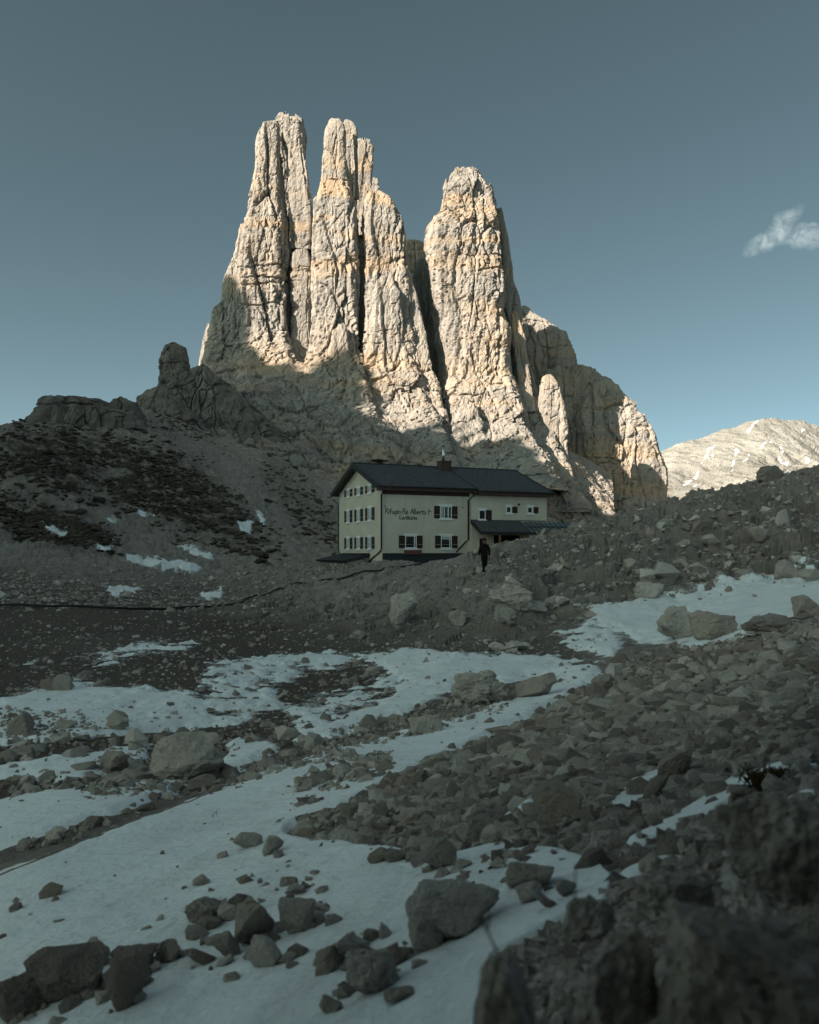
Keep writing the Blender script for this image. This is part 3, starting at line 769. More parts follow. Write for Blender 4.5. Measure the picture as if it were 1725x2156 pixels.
class MB:
    def __init__(s): s.v, s.f = [], []
    def hexa(s, pts):
        b = len(s.v); s.v += [tuple(map(float, p)) for p in pts]
        s.f += [tuple(b + i for i in f) for f in ((0,3,2,1),(4,5,6,7),(0,1,5,4),(1,2,6,5),(2,3,7,6),(3,0,4,7))]
        return s
    def box(s, x0, x1, y0, y1, z0, z1):
        return s.hexa([(x0,y0,z0),(x1,y0,z0),(x1,y1,z0),(x0,y1,z0),(x0,y0,z1),(x1,y0,z1),(x1,y1,z1),(x0,y1,z1)])
    def prism(s, poly, axis, a, b):
        """poly: 2-D outline; extruded along axis 'x' (poly = y,z) or 'y' (poly = x,z)"""
        n_ = len(poly); o = len(s.v)
        for t in (a, b):
            for p, q_ in poly: s.v.append((t, p, q_) if axis == 'x' else (p, t, q_))
        s.f.append(tuple(range(o, o + n_))[::-1]); s.f.append(tuple(range(o + n_, o + 2 * n_)))
        for i in range(n_):
            j = (i + 1) % n_
            s.f.append((o + i, o + j, o + n_ + j, o + n_ + i))
        return s
    def tube(s, pts, r, seg=8):
        pts = [Vector(p) for p in pts]; o = len(s.v)
        for i, p in enumerate(pts):
            d = (pts[min(i + 1, len(pts) - 1)] - pts[max(i - 1, 0)]).normalized()
            up = Vector((0, 0, 1)) if abs(d.z) < 0.9 else Vector((1, 0, 0))
            a = d.cross(up).normalized(); b = a.cross(d)
            rr = r[i] if isinstance(r, (list, tuple)) else r
            for k in range(seg):
                t = 2 * math.pi * k / seg
                s.v.append(tuple(p + (a * math.cos(t) + b * math.sin(t)) * rr))
        for i in range(len(pts) - 1):
            for k in range(seg):
                k2 = (k + 1) % seg
                s.f.append((o + i * seg + k, o + (i + 1) * seg + k, o + (i + 1) * seg + k2, o + i * seg + k2))
        s.f.append(tuple(o + k for k in range(seg))); s.f.append(tuple(o + (len(pts) - 1) * seg + k for k in range(seg))[::-1])
        return s
    def build(s, name, mat, parent=None, smooth_=False, bevel=0):
        me = bpy.data.meshes.new(name); me.from_pydata(s.v, [], s.f); me.update()
        import bmesh
        bm = bmesh.new(); bm.from_mesh(me); bmesh.ops.recalc_face_normals(bm, faces=bm.faces)
        if bevel: bmesh.ops.bevel(bm, geom=list(bm.edges), offset=bevel, segments=1, affect='EDGES')
        bm.to_mesh(me); bm.free()
        if smooth_:
            for p in me.polygons: p.use_smooth = True
        return obj(name, me, mat, parent)

HB = -1.6       # the ground level the hut stands on
hut = empty('mountain_hut', (-2.686, 80.0, HB), math.atan2(.399, .917))
tag(hut, 'cream plastered mountain hut with dark shutters and tiled roof below the rock towers', 'building')
# local axes: x along the lettered front, y into the depth, z above HB. h() turns eye-level heights to local
def h(z): return z - HB
SL = 0.383
ridge_z, wid = h(9.15), 13.0
def roof_z(y): return ridge_z - SL * abs(y - wid / 2)
MB().prism([(0, h(-0.96)), (wid, h(-0.96)), (wid, roof_z(wid) - .3), (wid / 2, ridge_z - .3), (0, roof_z(0) - .3)], 'x', 0, 9.6).build('wall', M_PLASTER, hut)
MB().prism([(-.5, h(-2.2)), (wid - .02, h(-2.2)), (wid - .02, roof_z(wid) - .32), (wid / 2, ridge_z - .32), (-.5, roof_z(-.5) - .32)], 'x', 9.6, 18.6).build('wall', M_PLASTER, hut)
MB().box(0.06, 9.58, -0.03, wid - .1, h(-2.6), h(-0.21)).build('plinth', M_SLATE, hut)
MB().box(-0.03, 0.3, -0.06, 1.6, h(-2.6), h(-0.96)).build('plinth', M_SLATE, hut)
MB().box(-0.035, 1.0, 0.02, 3.2, h(-0.97), h(-0.2)).build('corner_wall', M_PLASTER, hut)
# roof: slab plus overlapping tile courses on the near slope
def slope_slab(x0, x1, y_eave, far_eave, name):
    t = .22
    mb = MB()
    mb.prism([(y_eave, roof_z(y_eave)), (wid / 2, ridge_z), (wid / 2, ridge_z - t), (y_eave, roof_z(y_eave) - t)], 'x', x0, x1)
    mb.prism([(wid / 2 + .002, ridge_z), (far_eave, roof_z(far_eave)), (far_eave, roof_z(far_eave) - t), (wid / 2 + .002, ridge_z - t)], 'x', x0, x1)
    return mb.build(name, M_PIPE, hut)
roof = slope_slab(-.75, 9.95, -.8, wid + .8, 'roof')
roof2 = slope_slab(9.953, 18.95, -1.35, wid + .8, 'roof')
def courses(x0, x1, y_eave, parent):
    rows_ = 24 if y_eave > -1 else 26
    L_ = (wid / 2 - .08) - y_eave
    vs, fs = [], []
    tw = 0.36
    for r in range(rows_):
        ya = y_eave - .03 + L_ * r / rows_; yb = ya + L_ / rows_ + .05
        off = (r % 2) * tw / 2
        nt_ = int((x1 - x0) / tw)
        for c in range(nt_):
            xa = x0 + .02 + c * tw + off * .9; xb = min(xa + tw - .028, x1 - .01)
            j = random.uniform(-.012, .012)
            o = len(vs)
            za, zb = roof_z(ya) + .075 + j, roof_z(yb) + .02 + j
            vs += [(xa, ya, za), (xb, ya, za), (xb, yb, zb), (xa, yb, zb), (xa, ya, za - .06), (xb, ya, za - .06)]
            fs += [(o, o + 1, o + 2, o + 3), (o + 4, o + 5, o + 1, o)]
    me = bpy.data.meshes.new('roof_tiles'); me.from_pydata(vs, [], fs); me.update()
    return tag(obj('roof_tiles', me, M_TILE, parent), kind='stuff')
courses(-.70, 9.93, -.78, roof); courses(9.97, 18.92, -1.33, roof2)
MB().prism([(wid / 2 - .22, ridge_z - .03), (wid / 2, ridge_z + .14), (wid / 2 + .22, ridge_z - .03)], 'x', -.78, 18.97).build('ridge_cap', M_PIPE, roof)
# barge boards on the gable, fascia and gutters on the eaves
for (y0, y1) in ((-.85, wid / 2), (wid + .85, wid / 2 + .001)):
    MB().prism([(y0, roof_z(y0) + .10), (y1, ridge_z + .10), (y1, ridge_z - .42), (y0, roof_z(y0) - .42)], 'x', -.80, -.752).build('barge_board', M_SLATE, roof)
MB().prism([(-1.4, roof_z(-1.4) + .08), (wid / 2, ridge_z + .08), (wid / 2, ridge_z - .30), (-1.4, roof_z(-1.4) - .30)], 'x', 18.952, 19.0).build('barge_board', M_SLATE, roof2)
MB().box(-.70, 9.9, -.82, -.78, roof_z(-.8) - .45, roof_z(-.8) - .02).build('fascia', M_RED, roof)
MB().box(-.70, 9.6, -.775, -.003, roof_z(-.8) - .46, roof_z(-.8) - .40).build('soffit', M_RED, roof)
MB().box(9.98, 18.92, -1.36, -1.32, roof_z(-1.35) - .45, roof_z(-1.35) - .02).build('fascia', M_RED, roof2)
MB().box(9.65, 18.6, -1.315, -.503, roof_z(-1.35) - .46, roof_z(-1.35) - .40).build('soffit', M_RED, roof2)
MB().tube([(-.75, -.92, roof_z(-.8) - .06), (9.9, -.92, roof_z(-.8) - .08)], .085).build('gutter', M_PIPE, roof, True)
MB().tube([(9.95, -1.46, roof_z(-1.35) - .06), (18.95, -1.46, roof_z(-1.35) - .08)], .085).build('gutter', M_PIPE, roof2, True)
MB().box(.1, 9.55, -.05, -.003, h(5.55), roof_z(0) - .45).build('eave_board', M_RED, hut)
MB().box(9.65, 18.55, -.55, -.503, h(5.72), roof_z(-.5) - .40).build('eave_board', M_RED, hut)
# chimney on the near slope close to the ridge
chx, chy = 9.35, 5.3
chim = MB().box(chx - .62, chx + .62, chy - .45, chy + .6, roof_z(chy) - .5, roof_z(chy) + .95).build('chimney', M_RED, hut)
MB().box(chx - .68, chx + .68, chy - .51, chy + .66, roof_z(chy) + .952, roof_z(chy) + 1.02).build('chimney_cap', M_SLATE, chim)
MB().tube([(chx - .12, chy, roof_z(chy) + 1.0), (chx - .12, chy, roof_z(chy) + 2.55)], .14, 12).build('flue_pipe', M_STEEL, chim, True)
MB().tube([(chx - .12, chy, roof_z(chy) + 2.55), (chx - .12, chy, roof_z(chy) + 2.72)], .10, 10).build('flue_neck', M_PIPE, chim, True)
MB().tube([(chx - .12, chy, roof_z(chy) + 2.72), (chx - .12, chy, roof_z(chy) + 2.80)], [.17, .12], 12).build('flue_cowl', M_STEEL, chim, True)
MB().tube([(chx + .22, chy, roof_z(chy) + 1.0), (chx + .22, chy, roof_z(chy) + 1.28)], .035, 6).build('vent_pipe', M_STEEL, chim, True)
# downpipes
def pipe(pts, r=.075): return MB().tube(pts, r, 8).build('downpipe', M_PIPE, hut, True)
pipe([(.0, -.9, roof_z(-.8) - .12), (-.05, -.5, h(5.85)), (-.12, -.12, h(5.45)), (-.12, -.12, h(.15)), (-.1, .4, h(-.1)), (-.1, 3.1, h(-.95))])
pipe([(9.75, -1.44, roof_z(-1.35) - .12), (9.55, -1.0, h(5.6)), (9.42, -.15, h(5.2)), (9.42, -.15, h(1.15)), (9.1, -.18, h(.95)), (8.0, -.18, h(-.1))])
pipe([(-.5, wid + .8, h(5.75)), (-.1, wid + .1, h(5.25)), (-.1, wid + .05, h(.1)), (-.1, wid - 1.6, h(-.9))], .06)
for lx in (.28, 8.82):
    lc = MB().tube([(lx + .05, -.06, h(5.5)), (lx, -.06, h(4.42))], .012, 5).build('lamp_cable', M_PIPE, hut)
    MB().tube([(lx, -.06, h(4.36)), (lx, -.12, h(4.42))], .06, 8).build('wall_lamp', M_PIPE, lc)

def window(side, a0, a1, z0, z1, sh_l=.66, sh_r=.66, rail=True, off=0.0, mull=(.5,), curtain=0.0, trim=.15, sh_z=(0, 0), blind=False):
    """a window on the front (side 'f', along x) or the gable (side 'g', along y)"""
    def B(c0, c1, d0, d1, e0, e1, mb=None):
        mb = mb or MB()
        if side == 'f': return mb.box(c0, c1, -off - d1, -off - d0, h(e0), h(e1))
        return mb.box(-d1, -d0, c0, c1, h(e0), h(e1))
    w = B(a0, a1, .004, .02, z0, z1).build('window', M_GLASS, hut)
    fr = MB(); t = .085
    for r_ in ((a0, a0 + t, z0, z1), (a1 - t, a1, z0, z1), (a0 + t, a1 - t, z1 - t, z1), (a0 + t, a1 - t, z0, z0 + t)):
        B(r_[0], r_[1], .0, .055, r_[2], r_[3], fr)
    for m in mull:
        mx = a0 + (a1 - a0) * m
        B(mx - .045, mx + .045, .0, .05, z0 + t, z1 - t, fr)
    fr.build('frame', M_WHITE, w)
    if curtain:
        B(a0 + t, a0 + t + (a1 - a0) * curtain, .021, .026, z0 + t, z1 - t).build('curtain', M_CURT, w)
    if blind:
        B(a0 + t, a1 - t, .021, .026, z1 - .38, z1 - t).build('curtain', M_CURT, w)
    B(a0 - trim, a1 + trim, -.01, .07, z1 + .002, z1 + .20).build('lintel', M_WHITE, w)
    B(a0 - trim, a1 + trim, -.01, .12, z0 - .17, z0 - .002).build('sill', M_WHITE, w)
    for c0, c1, ok in ((a0 - sh_l, a0 - .004, sh_l), (a1 + .004, a1 + sh_r, sh_r)):
        if not ok: continue
        s_ = B(c0, c1, .002, .05, z0 + sh_z[0], z1 + sh_z[1]).build('shutter', M_SHUT, w)
        if rail:
            B(c0 + .08, c1 - .03, .051, .075, z0 + .36, z0 + .40).build('rail', M_RAIL, s_)
    if rail:
        B(a0, a1, .076, .095, z0 + .36, z0 + .385).build('window_bar', M_RAIL, w)
    return w
window('f', 6.26, 7.58, 3.28, 4.53, .64, .66, mull=(.36, .70), curtain=.2)
window('f', 2.44, 3.68, .28, 1.53, .66, .66, mull=(.82,))
window('f', 6.36, 7.58, .28, 1.54, .64, .66, mull=(.82,), blind=True)
for (c0, c1) in ((2.80, 3.88), (6.12, 7.20), (9.42, 10.46)):
    for (z0, z1) in ((.24, 1.42), (3.12, 4.38), (5.90, 6.66)):
        window('g', c0, c1, z0, z1, .80, .72, mull=(.5,), curtain=.78, trim=.1)
window('f', 10.42, 11.2, 3.20, 4.20, 0, .72, False, .5, (), trim=.12, sh_z=(-.02, .0))
window('f', 13.64, 14.33, 3.95, 4.62, 0, .66, False, .5, (.78,), trim=.12)
window('f', 16.2, 16.93, 3.97, 4.64, 0, .62, False, .5, (.78,), trim=.12)
MB().tube([(15.08, -.5, h(4.84)), (15.08, -.72, h(4.86))], [.05, .13], 8).build('wall_lamp', M_PIPE, hut)
# boards below the left front window
bb = MB()
bd = empty('bench', (0, 0, 0)); bd.parent = hut
for i in range(4):
    MB().box(2.28, 4.18, -.16 - .012 * i, -.12 - .012 * i, h(.10 - .11 * i - .10), h(.10 - .11 * i)).build('board', M_BENCH, bd)
# lettering on the front, drawn as brush strokes, one letter each
GL = {
 'R': [[(0,0),(.04,1)],[(.0,.95),(.45,1.02),(.55,.8),(.4,.58),(.05,.52)],[(.22,.52),(.62,0)]],
 'i': [[(.08,0),(.1,.55)],[(.1,.74),(.14,.78)]],
 'f': [[(.12,-.02),(.14,.75),(.28,.98),(.42,.92)],[(0,.5),(.36,.54)]],
 'u': [[(.04,.52),(.04,.12),(.2,.0),(.38,.14),(.4,.54)],[(.4,.3),(.46,0)]],
 'g': [[(.4,.5),(.15,.52),(.03,.28),(.15,.06),(.38,.2),(.41,.5),(.38,-.15),(.2,-.32),(.0,-.2)]],
 'o': [[(.22,.54),(.05,.42),(.03,.14),(.2,.0),(.4,.12),(.4,.42),(.22,.54)]],
 'e': [[(.05,.28),(.4,.34),(.3,.54),(.1,.46),(.03,.2),(.18,.0),(.42,.1)]],
 'A': [[(-.02,-.02),(.42,1.02),(.66,-.02)],[(.1,.34),(.62,.4)]],
 'l': [[(.08,0),(.1,1.0)]],
 'b': [[(.06,1.0),(.06,.04),(.28,.0),(.44,.2),(.36,.48),(.08,.42)]],
 'r': [[(.06,0),(.08,.54)],[(.08,.38),(.22,.54),(.36,.5)]],
 't': [[(.16,.82),(.15,.08),(.32,.02)],[(0,.54),(.38,.56)]],
 'I': [[(.1,-.08),(.12,1.05)]],
 '°': [[(.12,.72),(.03,.62),(.1,.5),(.22,.54),(.24,.66),(.12,.72)]],
 'G': [[(.66,.85),(.45,1.0),(.15,.85),(.03,.45),(.2,.06),(.5,.04),(.64,.34),(.42,.38)]],
 'a': [[(.38,.46),(.18,.54),(.03,.26),(.15,.02),(.38,.2),(.39,.52),(.44,0)]],
 'h': [[(.06,0),(.08,1.0)],[(.07,.3),(.25,.54),(.38,.4),(.4,0)]],
 'ü': [[(.04,.52),(.04,.12),(.2,.0),(.38,.14),(.4,.54)],[(.4,.3),(.46,0)],[(.1,.72),(.12,.78)],[(.3,.72),(.32,.78)]],
}
ADV = {'R':.64,'i':.24,'f':.42,'u':.52,'g':.52,'o':.5,'e':.5,'A':.72,'l':.22,'b':.52,'r':.4,'t':.42,'I':.26,'°':.3,'G':.78,'a':.52,'h':.5,'ü':.52,' ':.34}
def lettering(text, x0, x1, zb, size, th):
    total = sum(ADV[c] for c in text); k = (x1 - x0) / total; x = x0
    for ch in text:
        mb = MB()
        for j, stroke in enumerate(GL.get(ch, [])):
            pts = [(x + px_ * k, zb + pz * size) for px_, pz in stroke]
            for (xa, za), (xb, zb_) in zip(pts[:-1], pts[1:]):
                d = Vector((xb - xa, zb_ - za)); L_ = max(d.length, 1e-6); d /= L_
                nx_, nz_ = -d.y * th / 2, d.x * th / 2
                ex_, ez_ = d.x * th * .35, d.y * th * .35
                yd = -.012 - .002 * j
                q4 = [(xa - ex_ + nx_, za - ez_ + nz_), (xb + ex_ + nx_, zb_ + ez_ + nz_), (xb + ex_ - nx_, zb_ + ez_ - nz_), (xa - ex_ - nx_, za - ez_ - nz_)]
                mb.hexa([(a_, yd, h(b_)) for a_, b_ in q4] + [(a_, -.002, h(b_)) for a_, b_ in q4])
        if mb.v: mb.build('letter', M_BLACK, hut)
        x += ADV[ch] * k
lettering('Rifugio Re Alberto I°', .34, 5.25, 3.66, .52, .062)
lettering('Gartlhütte', 1.80, 3.78, 3.11, .38, .055)
# porch: tiled lean-to, then the seamed metal roof
PZ0, PZ1, PD = h(3.14), h(1.92), 2.55
def porch_z(y): return PZ0 + (PZ1 - PZ0) * ((-.5 - y) / (PD - .5))
porch = MB().prism([(-.503, PZ0), (-PD, PZ1), (-PD, PZ1 - .14), (-.503, PZ0 - .14)], 'x', 9.55, 15.3).build('porch_roof', M_PIPE, hut)
vs, fs = [], []
for r in range(9):
    ya = -PD - .02 + (PD - .5) * r / 9; yb = ya + (PD - .5) / 9 + .03
    for c in range(16):
        xa = 9.57 + c * .357 + (r % 2) * .15; xb = min(xa + .33, 15.28); o = len(vs)
        za, zb_ = porch_z(ya) + .07, porch_z(yb) + .02
        vs += [(xa, ya, za), (xb, ya, za), (xb, yb, zb_), (xa, yb, zb_), (xa, ya, za - .055), (xb, ya, za - .055)]
        fs += [(o, o + 1, o + 2, o + 3), (o + 4, o + 5, o + 1, o)]
me = bpy.data.meshes.new('roof_tiles'); me.from_pydata(vs, [], fs); me.update()
tag(obj('roof_tiles', me, M_TILE, porch), kind='stuff')
MB().box(9.55, 15.3, -PD - .05, -PD - .003, PZ1 - .22, PZ1 + .02).build('fascia', M_PIPE, porch)
MB().prism([(-.503, PZ0 + .06), (-PD, PZ1 + .06), (-PD, PZ1 - .22), (-.503, PZ0 - .35)], 'x', 9.48, 9.547).build('barge_board', M_SLATE, porch)
MB().box(9.55, 18.55, -.56, -.503, PZ0 - .02, PZ0 + .06).build('flashing', M_PIPE, porch)
mz0 = PZ0 - .12
metal = MB().prism([(-.503, mz0), (-PD, PZ1 - .05), (-PD, PZ1 - .13), (-.503, mz0 - .08)], 'x', 15.303, 22.3).build('metal_roof', M_ZINC, hut)
def metal_z(y): return mz0 + (PZ1 - .05 - mz0) * ((-.5 - y) / (PD - .5))
for i in range(13):
    xs = 15.36 + i * .575
    MB().prism([(-.51, mz0 + .05), (-PD - .01, PZ1), (-PD - .01, PZ1 - .05), (-.51, mz0 + .001)], 'x', xs, xs + .05).build('seam', M_PIPE, metal)
for yy in (-1.55, -1.75):
    MB().tube([(15.4, yy, metal_z(yy) + .12), (22.2, yy, metal_z(yy) + .12)], .022, 6).build('snow_guard', M_PIPE, metal)
MB().box(15.303, 22.3, -PD - .06, -PD - .003, PZ1 - .24, PZ1 - .03).build('fascia', M_PIPE, metal)
for px_ in (10.19, 11.84, 14.7):
    MB().box(px_ - .09, px_ + .09, -PD + .1, -PD + .28, h(-2.0), PZ1 - .15).build('porch_post', M_WOOD, hut, bevel=.01)
MB().box(15.35, 22.1, -PD + .15, -.55, h(-2.2), PZ1 - .14).build('annex_wall', M_GREEN, hut)
MB().box(12.2, 15.2, -.56, -.505, h(-1.6), h(1.6)).build('porch_dark_sheet', M_DARKIN, hut)  # near-black sheet paints the porch interior's darkness onto the wall
MB().box(10.5, 11.1, -.55, -.505, h(.1), h(1.3)).build('side_window', M_GLASS, hut)
# stone-walled cellar with a low dark roof at the gable foot
cel = MB()
cel.prism([(-2.7, h(-1.15)), (-.02, h(-.55)), (-.02, h(-.28)), (-2.9, h(-.95))], 'y', 3.25, 12.6)
cellar = cel.build('cellar_roof', M_SLATE, hut)
MB().box(-.9, -.04, 3.3, 9.5, h(-.56), h(-.22)).build('cellar_upstand', M_SLATE, hut)
M_MORTAR = plain('mortar', (0.16, 0.15, 0.135), 0.95, 0.1, var=0.15)
cw = MB().hexa([(-2.5,3.5,h(-3)),(-.05,3.5,h(-3)),(-.05,12.3,h(-3)),(-2.5,12.3,h(-3)),(-2.5,3.5,h(-1.12)),(-.05,3.5,h(-.60)),(-.05,12.3,h(-.60)),(-2.5,12.3,h(-1.12))]).build('cellar_wall', M_MORTAR, hut)
# ------------------------------------------------------------------ stones
import bmesh
def ico(sub):
    bm = bmesh.new(); bmesh.ops.create_icosphere(bm, subdivisions=sub, radius=1)
    bm.verts.ensure_lookup_table()
    v = np.array([x.co[:] for x in bm.verts]); f = np.array([[x.index for x in p.verts] for p in bm.faces])
    bm.free()
    return v / np.linalg.norm(v, axis=1)[:, None], f
ICO = {k: ico(k) for k in (1, 2, 3, 4, 5)}
def rock_shape(sub, seed, ratio=(1, .75, .6), planes=13, noise=.06, edge=26.0):
    """a broken block: a sphere cut by random planes, then roughened"""
    r = np.random.default_rng(seed)
    d, f = ICO[sub]
    nrm = r.normal(size=(planes, 3)); nrm /= np.linalg.norm(nrm, axis=1)[:, None]
    off = r.uniform(.55, .98, planes)
    q_ = np.maximum(d @ nrm.T, 0.02) / off[None]
    rad = 1 / (np.sum(np.maximum(q_, 1e-3) ** edge, 1) + 1.0) ** (1 / edge)
    v = d * rad[:, None]
    if noise:
        v = v * (1 + noise * fbm(d * 1.9 + seed * 3.1, 4, seed % 97, 0.55) + noise * .35 * ridged(d * 4.0 + seed, 2, seed % 89))[:, None]
    v = v / np.abs(v).max(0)
    return v * np.array(ratio), f
def hull_rock(seed, ratio=(1, .75, .6), npts=17, cuts=0, noise=0.0, box=.6):
    """an angular broken block: hull of scattered points, optionally subdivided and chipped"""
    r = np.random.default_rng(seed)
    d = r.normal(size=(npts, 3)); d /= np.linalg.norm(d, axis=1)[:, None]
    cub = d / np.abs(d).max(1)[:, None]
    pts = (d * (1 - box) + cub * box) * r.uniform(.72, 1.0, (npts, 1))
    bm = bmesh.new()
    for q_ in pts: bm.verts.new(q_)
    res = bmesh.ops.convex_hull(bm, input=bm.verts)
    junk = list({v for v in res['geom_interior'] + res['geom_unused'] if isinstance(v, bmesh.types.BMVert)})
    if junk: bmesh.ops.delete(bm, geom=junk, context='VERTS')
    if cuts:
        bmesh.ops.bevel(bm, geom=list(bm.edges), offset=.035, segments=1, affect='EDGES')
        bmesh.ops.triangulate(bm, faces=bm.faces)
        long_ = [e for e in bm.edges if e.calc_length() > .16]
        bmesh.ops.subdivide_edges(bm, edges=long_, cuts=cuts, use_grid_fill=True)
        if cuts > 2:
            bmesh.ops.triangulate(bm, faces=bm.faces)
            long_ = [e for e in bm.edges if e.calc_length() > .12]
            bmesh.ops.subdivide_edges(bm, edges=long_, cuts=2, use_grid_fill=True)
    bmesh.ops.triangulate(bm, faces=bm.faces)
    bm.verts.index_update(); bm.verts.ensure_lookup_table()
    v = np.array([x.co[:] for x in bm.verts]); f = np.array([[x.index for x in p_.verts] for p_ in bm.faces])
    bm.free()
    v -= (v.max(0) + v.min(0)) / 2; v /= np.abs(v).max(0)
    if noise:
        dirs = v / np.maximum(np.linalg.norm(v, axis=1), 1e-6)[:, None]
        f1, f2, rr_ = worley(v * 2.6 + seed, seed % 50)
        v = v + dirs * (noise * (fbm(v * 2.0 + seed, 4, seed % 97, .6) + .9 * (rr_ - .5)))[:, None]
    return v * np.array(ratio), f
POOL = []
for i in range(18):
    v_, f_ = hull_rock(100 + i, (1, random.uniform(.6, .95), random.uniform(.42, .8)), 15 + i % 6, 2, .05)
    POOL.append(mesh_from('stone', v_, tris=f_))

# density of loose stones on the plan
BAND = region([[(0,1812),(190,1738),(390,1672),(560,1616),(720,1562),(860,1530),(870,1540),(700,1588),(520,1640),(330,1695),(150,1765),(0,1835)],
 [(0,1668),(120,1655),(250,1672),(420,1672),(480,1650),(470,1636),(330,1650),(200,1640),(130,1636),(0,1652)],
 [(0,1500),(160,1510),(240,1545),(100,1570),(0,1560)],
 [(340,1565),(520,1535),(600,1520),(600,1535),(480,1570),(300,1630),(180,1630),(220,1600)],
 [(640,1640),(760,1590),(830,1590),(820,1620),(660,1665),(620,1670)],
 [(600,1580),(780,1520),(1000,1490),(1080,1470),(1060,1490),(900,1530),(720,1570)],
 [(550,1745),(640,1700),(760,1690),(760,1760),(620,1760)]], 2)
FORE = region([[(370,2010),(450,1900),(560,1850),(680,1840),(700,1920),(640,2010),(500,2060),(400,2060)],[(640,2040),(760,1960),(900,1960),(900,2060),(720,2090)],[(0,2090),(120,2030),(330,1990),(300,2110),(150,2156),(0,2156)],
 [(820,1790),(1000,1780),(1150,1810),(1150,1860),(980,1850),(860,1830)]], 3)
SPARSE = region([[(0,1290),(600,1290),(1250,1330),(1250,1440),(900,1520),(500,1680),(0,1800)]], 6)
rs_ = np.random.default_rng(21)
cand = []
def scatter(n_, umin, umax, dmin, dmax, mask, size, gate=None, power=1.0):
    u = rs_.uniform(umin, umax, n_); ln = rs_.uniform(math.log(dmin), math.log(dmax), n_)
    j = np.clip(np.searchsorted(ln_rows, ln), 0, len(ln_rows) - 1); i = np.clip(np.searchsorted(u_edges, u), 0, len(u_edges) - 1)
    d = np.exp(ln); z = ZTOP[j, i]; v = HZ - z / d * F
    w = sample(mask, u, v) if mask is not None else np.ones(n_)
    if gate is not None: w = w * gate(u, v, d, j, i)
    ok = rs_.uniform(0, 1, n_) < w ** power
    s = size(n_)
    for a in np.where(ok)[0]:
        cand.append(((u[a] - CX) / F * d[a], d[a], z[a], s[a]))
def lognorm(med, sig, lo, hi): return lambda n_: np.clip(rs_.lognormal(math.log(med), sig, n_), lo, hi)
nosnow = lambda u, v, d, j, i: np.where(score[j, i] > 0.0, 0.03, 1.0)
scatter(24000, 500, 1800, 1.6, 27, SCREE, lognorm(.034, .65, .012, .22), nosnow)
scatter(15000, 500, 1800, 1.4, 12, SCREE, lognorm(.024, .5, .009, .10), nosnow)
scatter(10000, 700, 1800, 6, 27, SCREE, lognorm(.048, .65, .02, .32), nosnow)
scatter(17000, -60, 1100, 6, 24, BAND, lognorm(.03, .55, .012, .10))
scatter(1200, -60, 1250, 2, 5, FORE, lognorm(.024, .55, .008, .06))
scatter(15000, -60, 1300, 9, 60, SPARSE, lognorm(.036, .7, .012, .26), lambda u, v, d, j, i: np.where(score[j, i] > 0.1, 0.06, .7))
scatter(2600, 300, 1300, 24, 60, MOUND, lognorm(.06, .65, .025, .35))
scatter(9000, 980, 1800, 30, 72, OUTCROP, lognorm(.07, .6, .025, .3), nosnow)
scatter(320, 980, 1800, 32, 70, OUTCROP, lognorm(.34, .4, .15, .8), nosnow)
FOOT = region([[(-60,1195),(560,1200),(700,1195),(620,1260),(400,1285),(0,1275),(-60,1275)]], 4)
scatter(14000, 1800, 3600, 1.0, 14, SCREE, lognorm(.045, .6, .015, .2), nosnow)
scatter(9000, -60, 800, 50, 120, FOOT, lognorm(.11, .6, .04, .7), nosnow)
scatter(500, -60, 1300, 3, 16, None, lognorm(.022, .5, .01, .07), lambda u, v, d, j, i: np.where(score[j, i] > 0.1, .35, .3))
cand = np.array(cand)
cand[:, 3] = np.minimum(cand[:, 3], .013 + .017 * cand[:, 1])
cand[:, 2] -= np.where((cand[:, 1] > 28) & (cand[:, 3] > .25), cand[:, 3] * .3, 0)
# keep clear of the feet of the hut and of the walker
app = cand[:, 3] / cand[:, 1]
cu_ = CX + cand[:, 0] / cand[:, 1] * F; cv_ = HZ - cand[:, 2] / cand[:, 1] * F
app = app * np.where((cu_ > -15) & (cu_ < 1740) & (cv_ < 2165), 1.0, .01)      # those in the picture first
order = np.argsort(-app)
KEEP = []
for k_ in order[:300]: KEEP.append(k_)
rest = order[300:]
def rand_rot(n_):
    a = rs_.uniform(0, 2 * math.pi, (n_, 3)) * np.array([1, .16, .16])
    a[:, 1:] -= .5
    cz_, sz_ = np.cos(a[:, 0]), np.sin(a[:, 0]); cx_, sx_ = np.cos(a[:, 1]), np.sin(a[:, 1]); cy_, sy_ = np.cos(a[:, 2]), np.sin(a[:, 2])
    Rz = np.zeros((n_, 3, 3)); Rz[:, 0, 0] = cz_; Rz[:, 0, 1] = -sz_; Rz[:, 1, 0] = sz_; Rz[:, 1, 1] = cz_; Rz[:, 2, 2] = 1
    Rx = np.zeros((n_, 3, 3)); Rx[:, 0, 0] = 1; Rx[:, 1, 1] = cx_; Rx[:, 1, 2] = -sx_; Rx[:, 2, 1] = sx_; Rx[:, 2, 2] = cx_
    Ry = np.zeros((n_, 3, 3)); Ry[:, 1, 1] = 1; Ry[:, 0, 0] = cy_; Ry[:, 0, 2] = sy_; Ry[:, 2, 0] = -sy_; Ry[:, 2, 2] = cy_
    return Rz @ Rx @ Ry
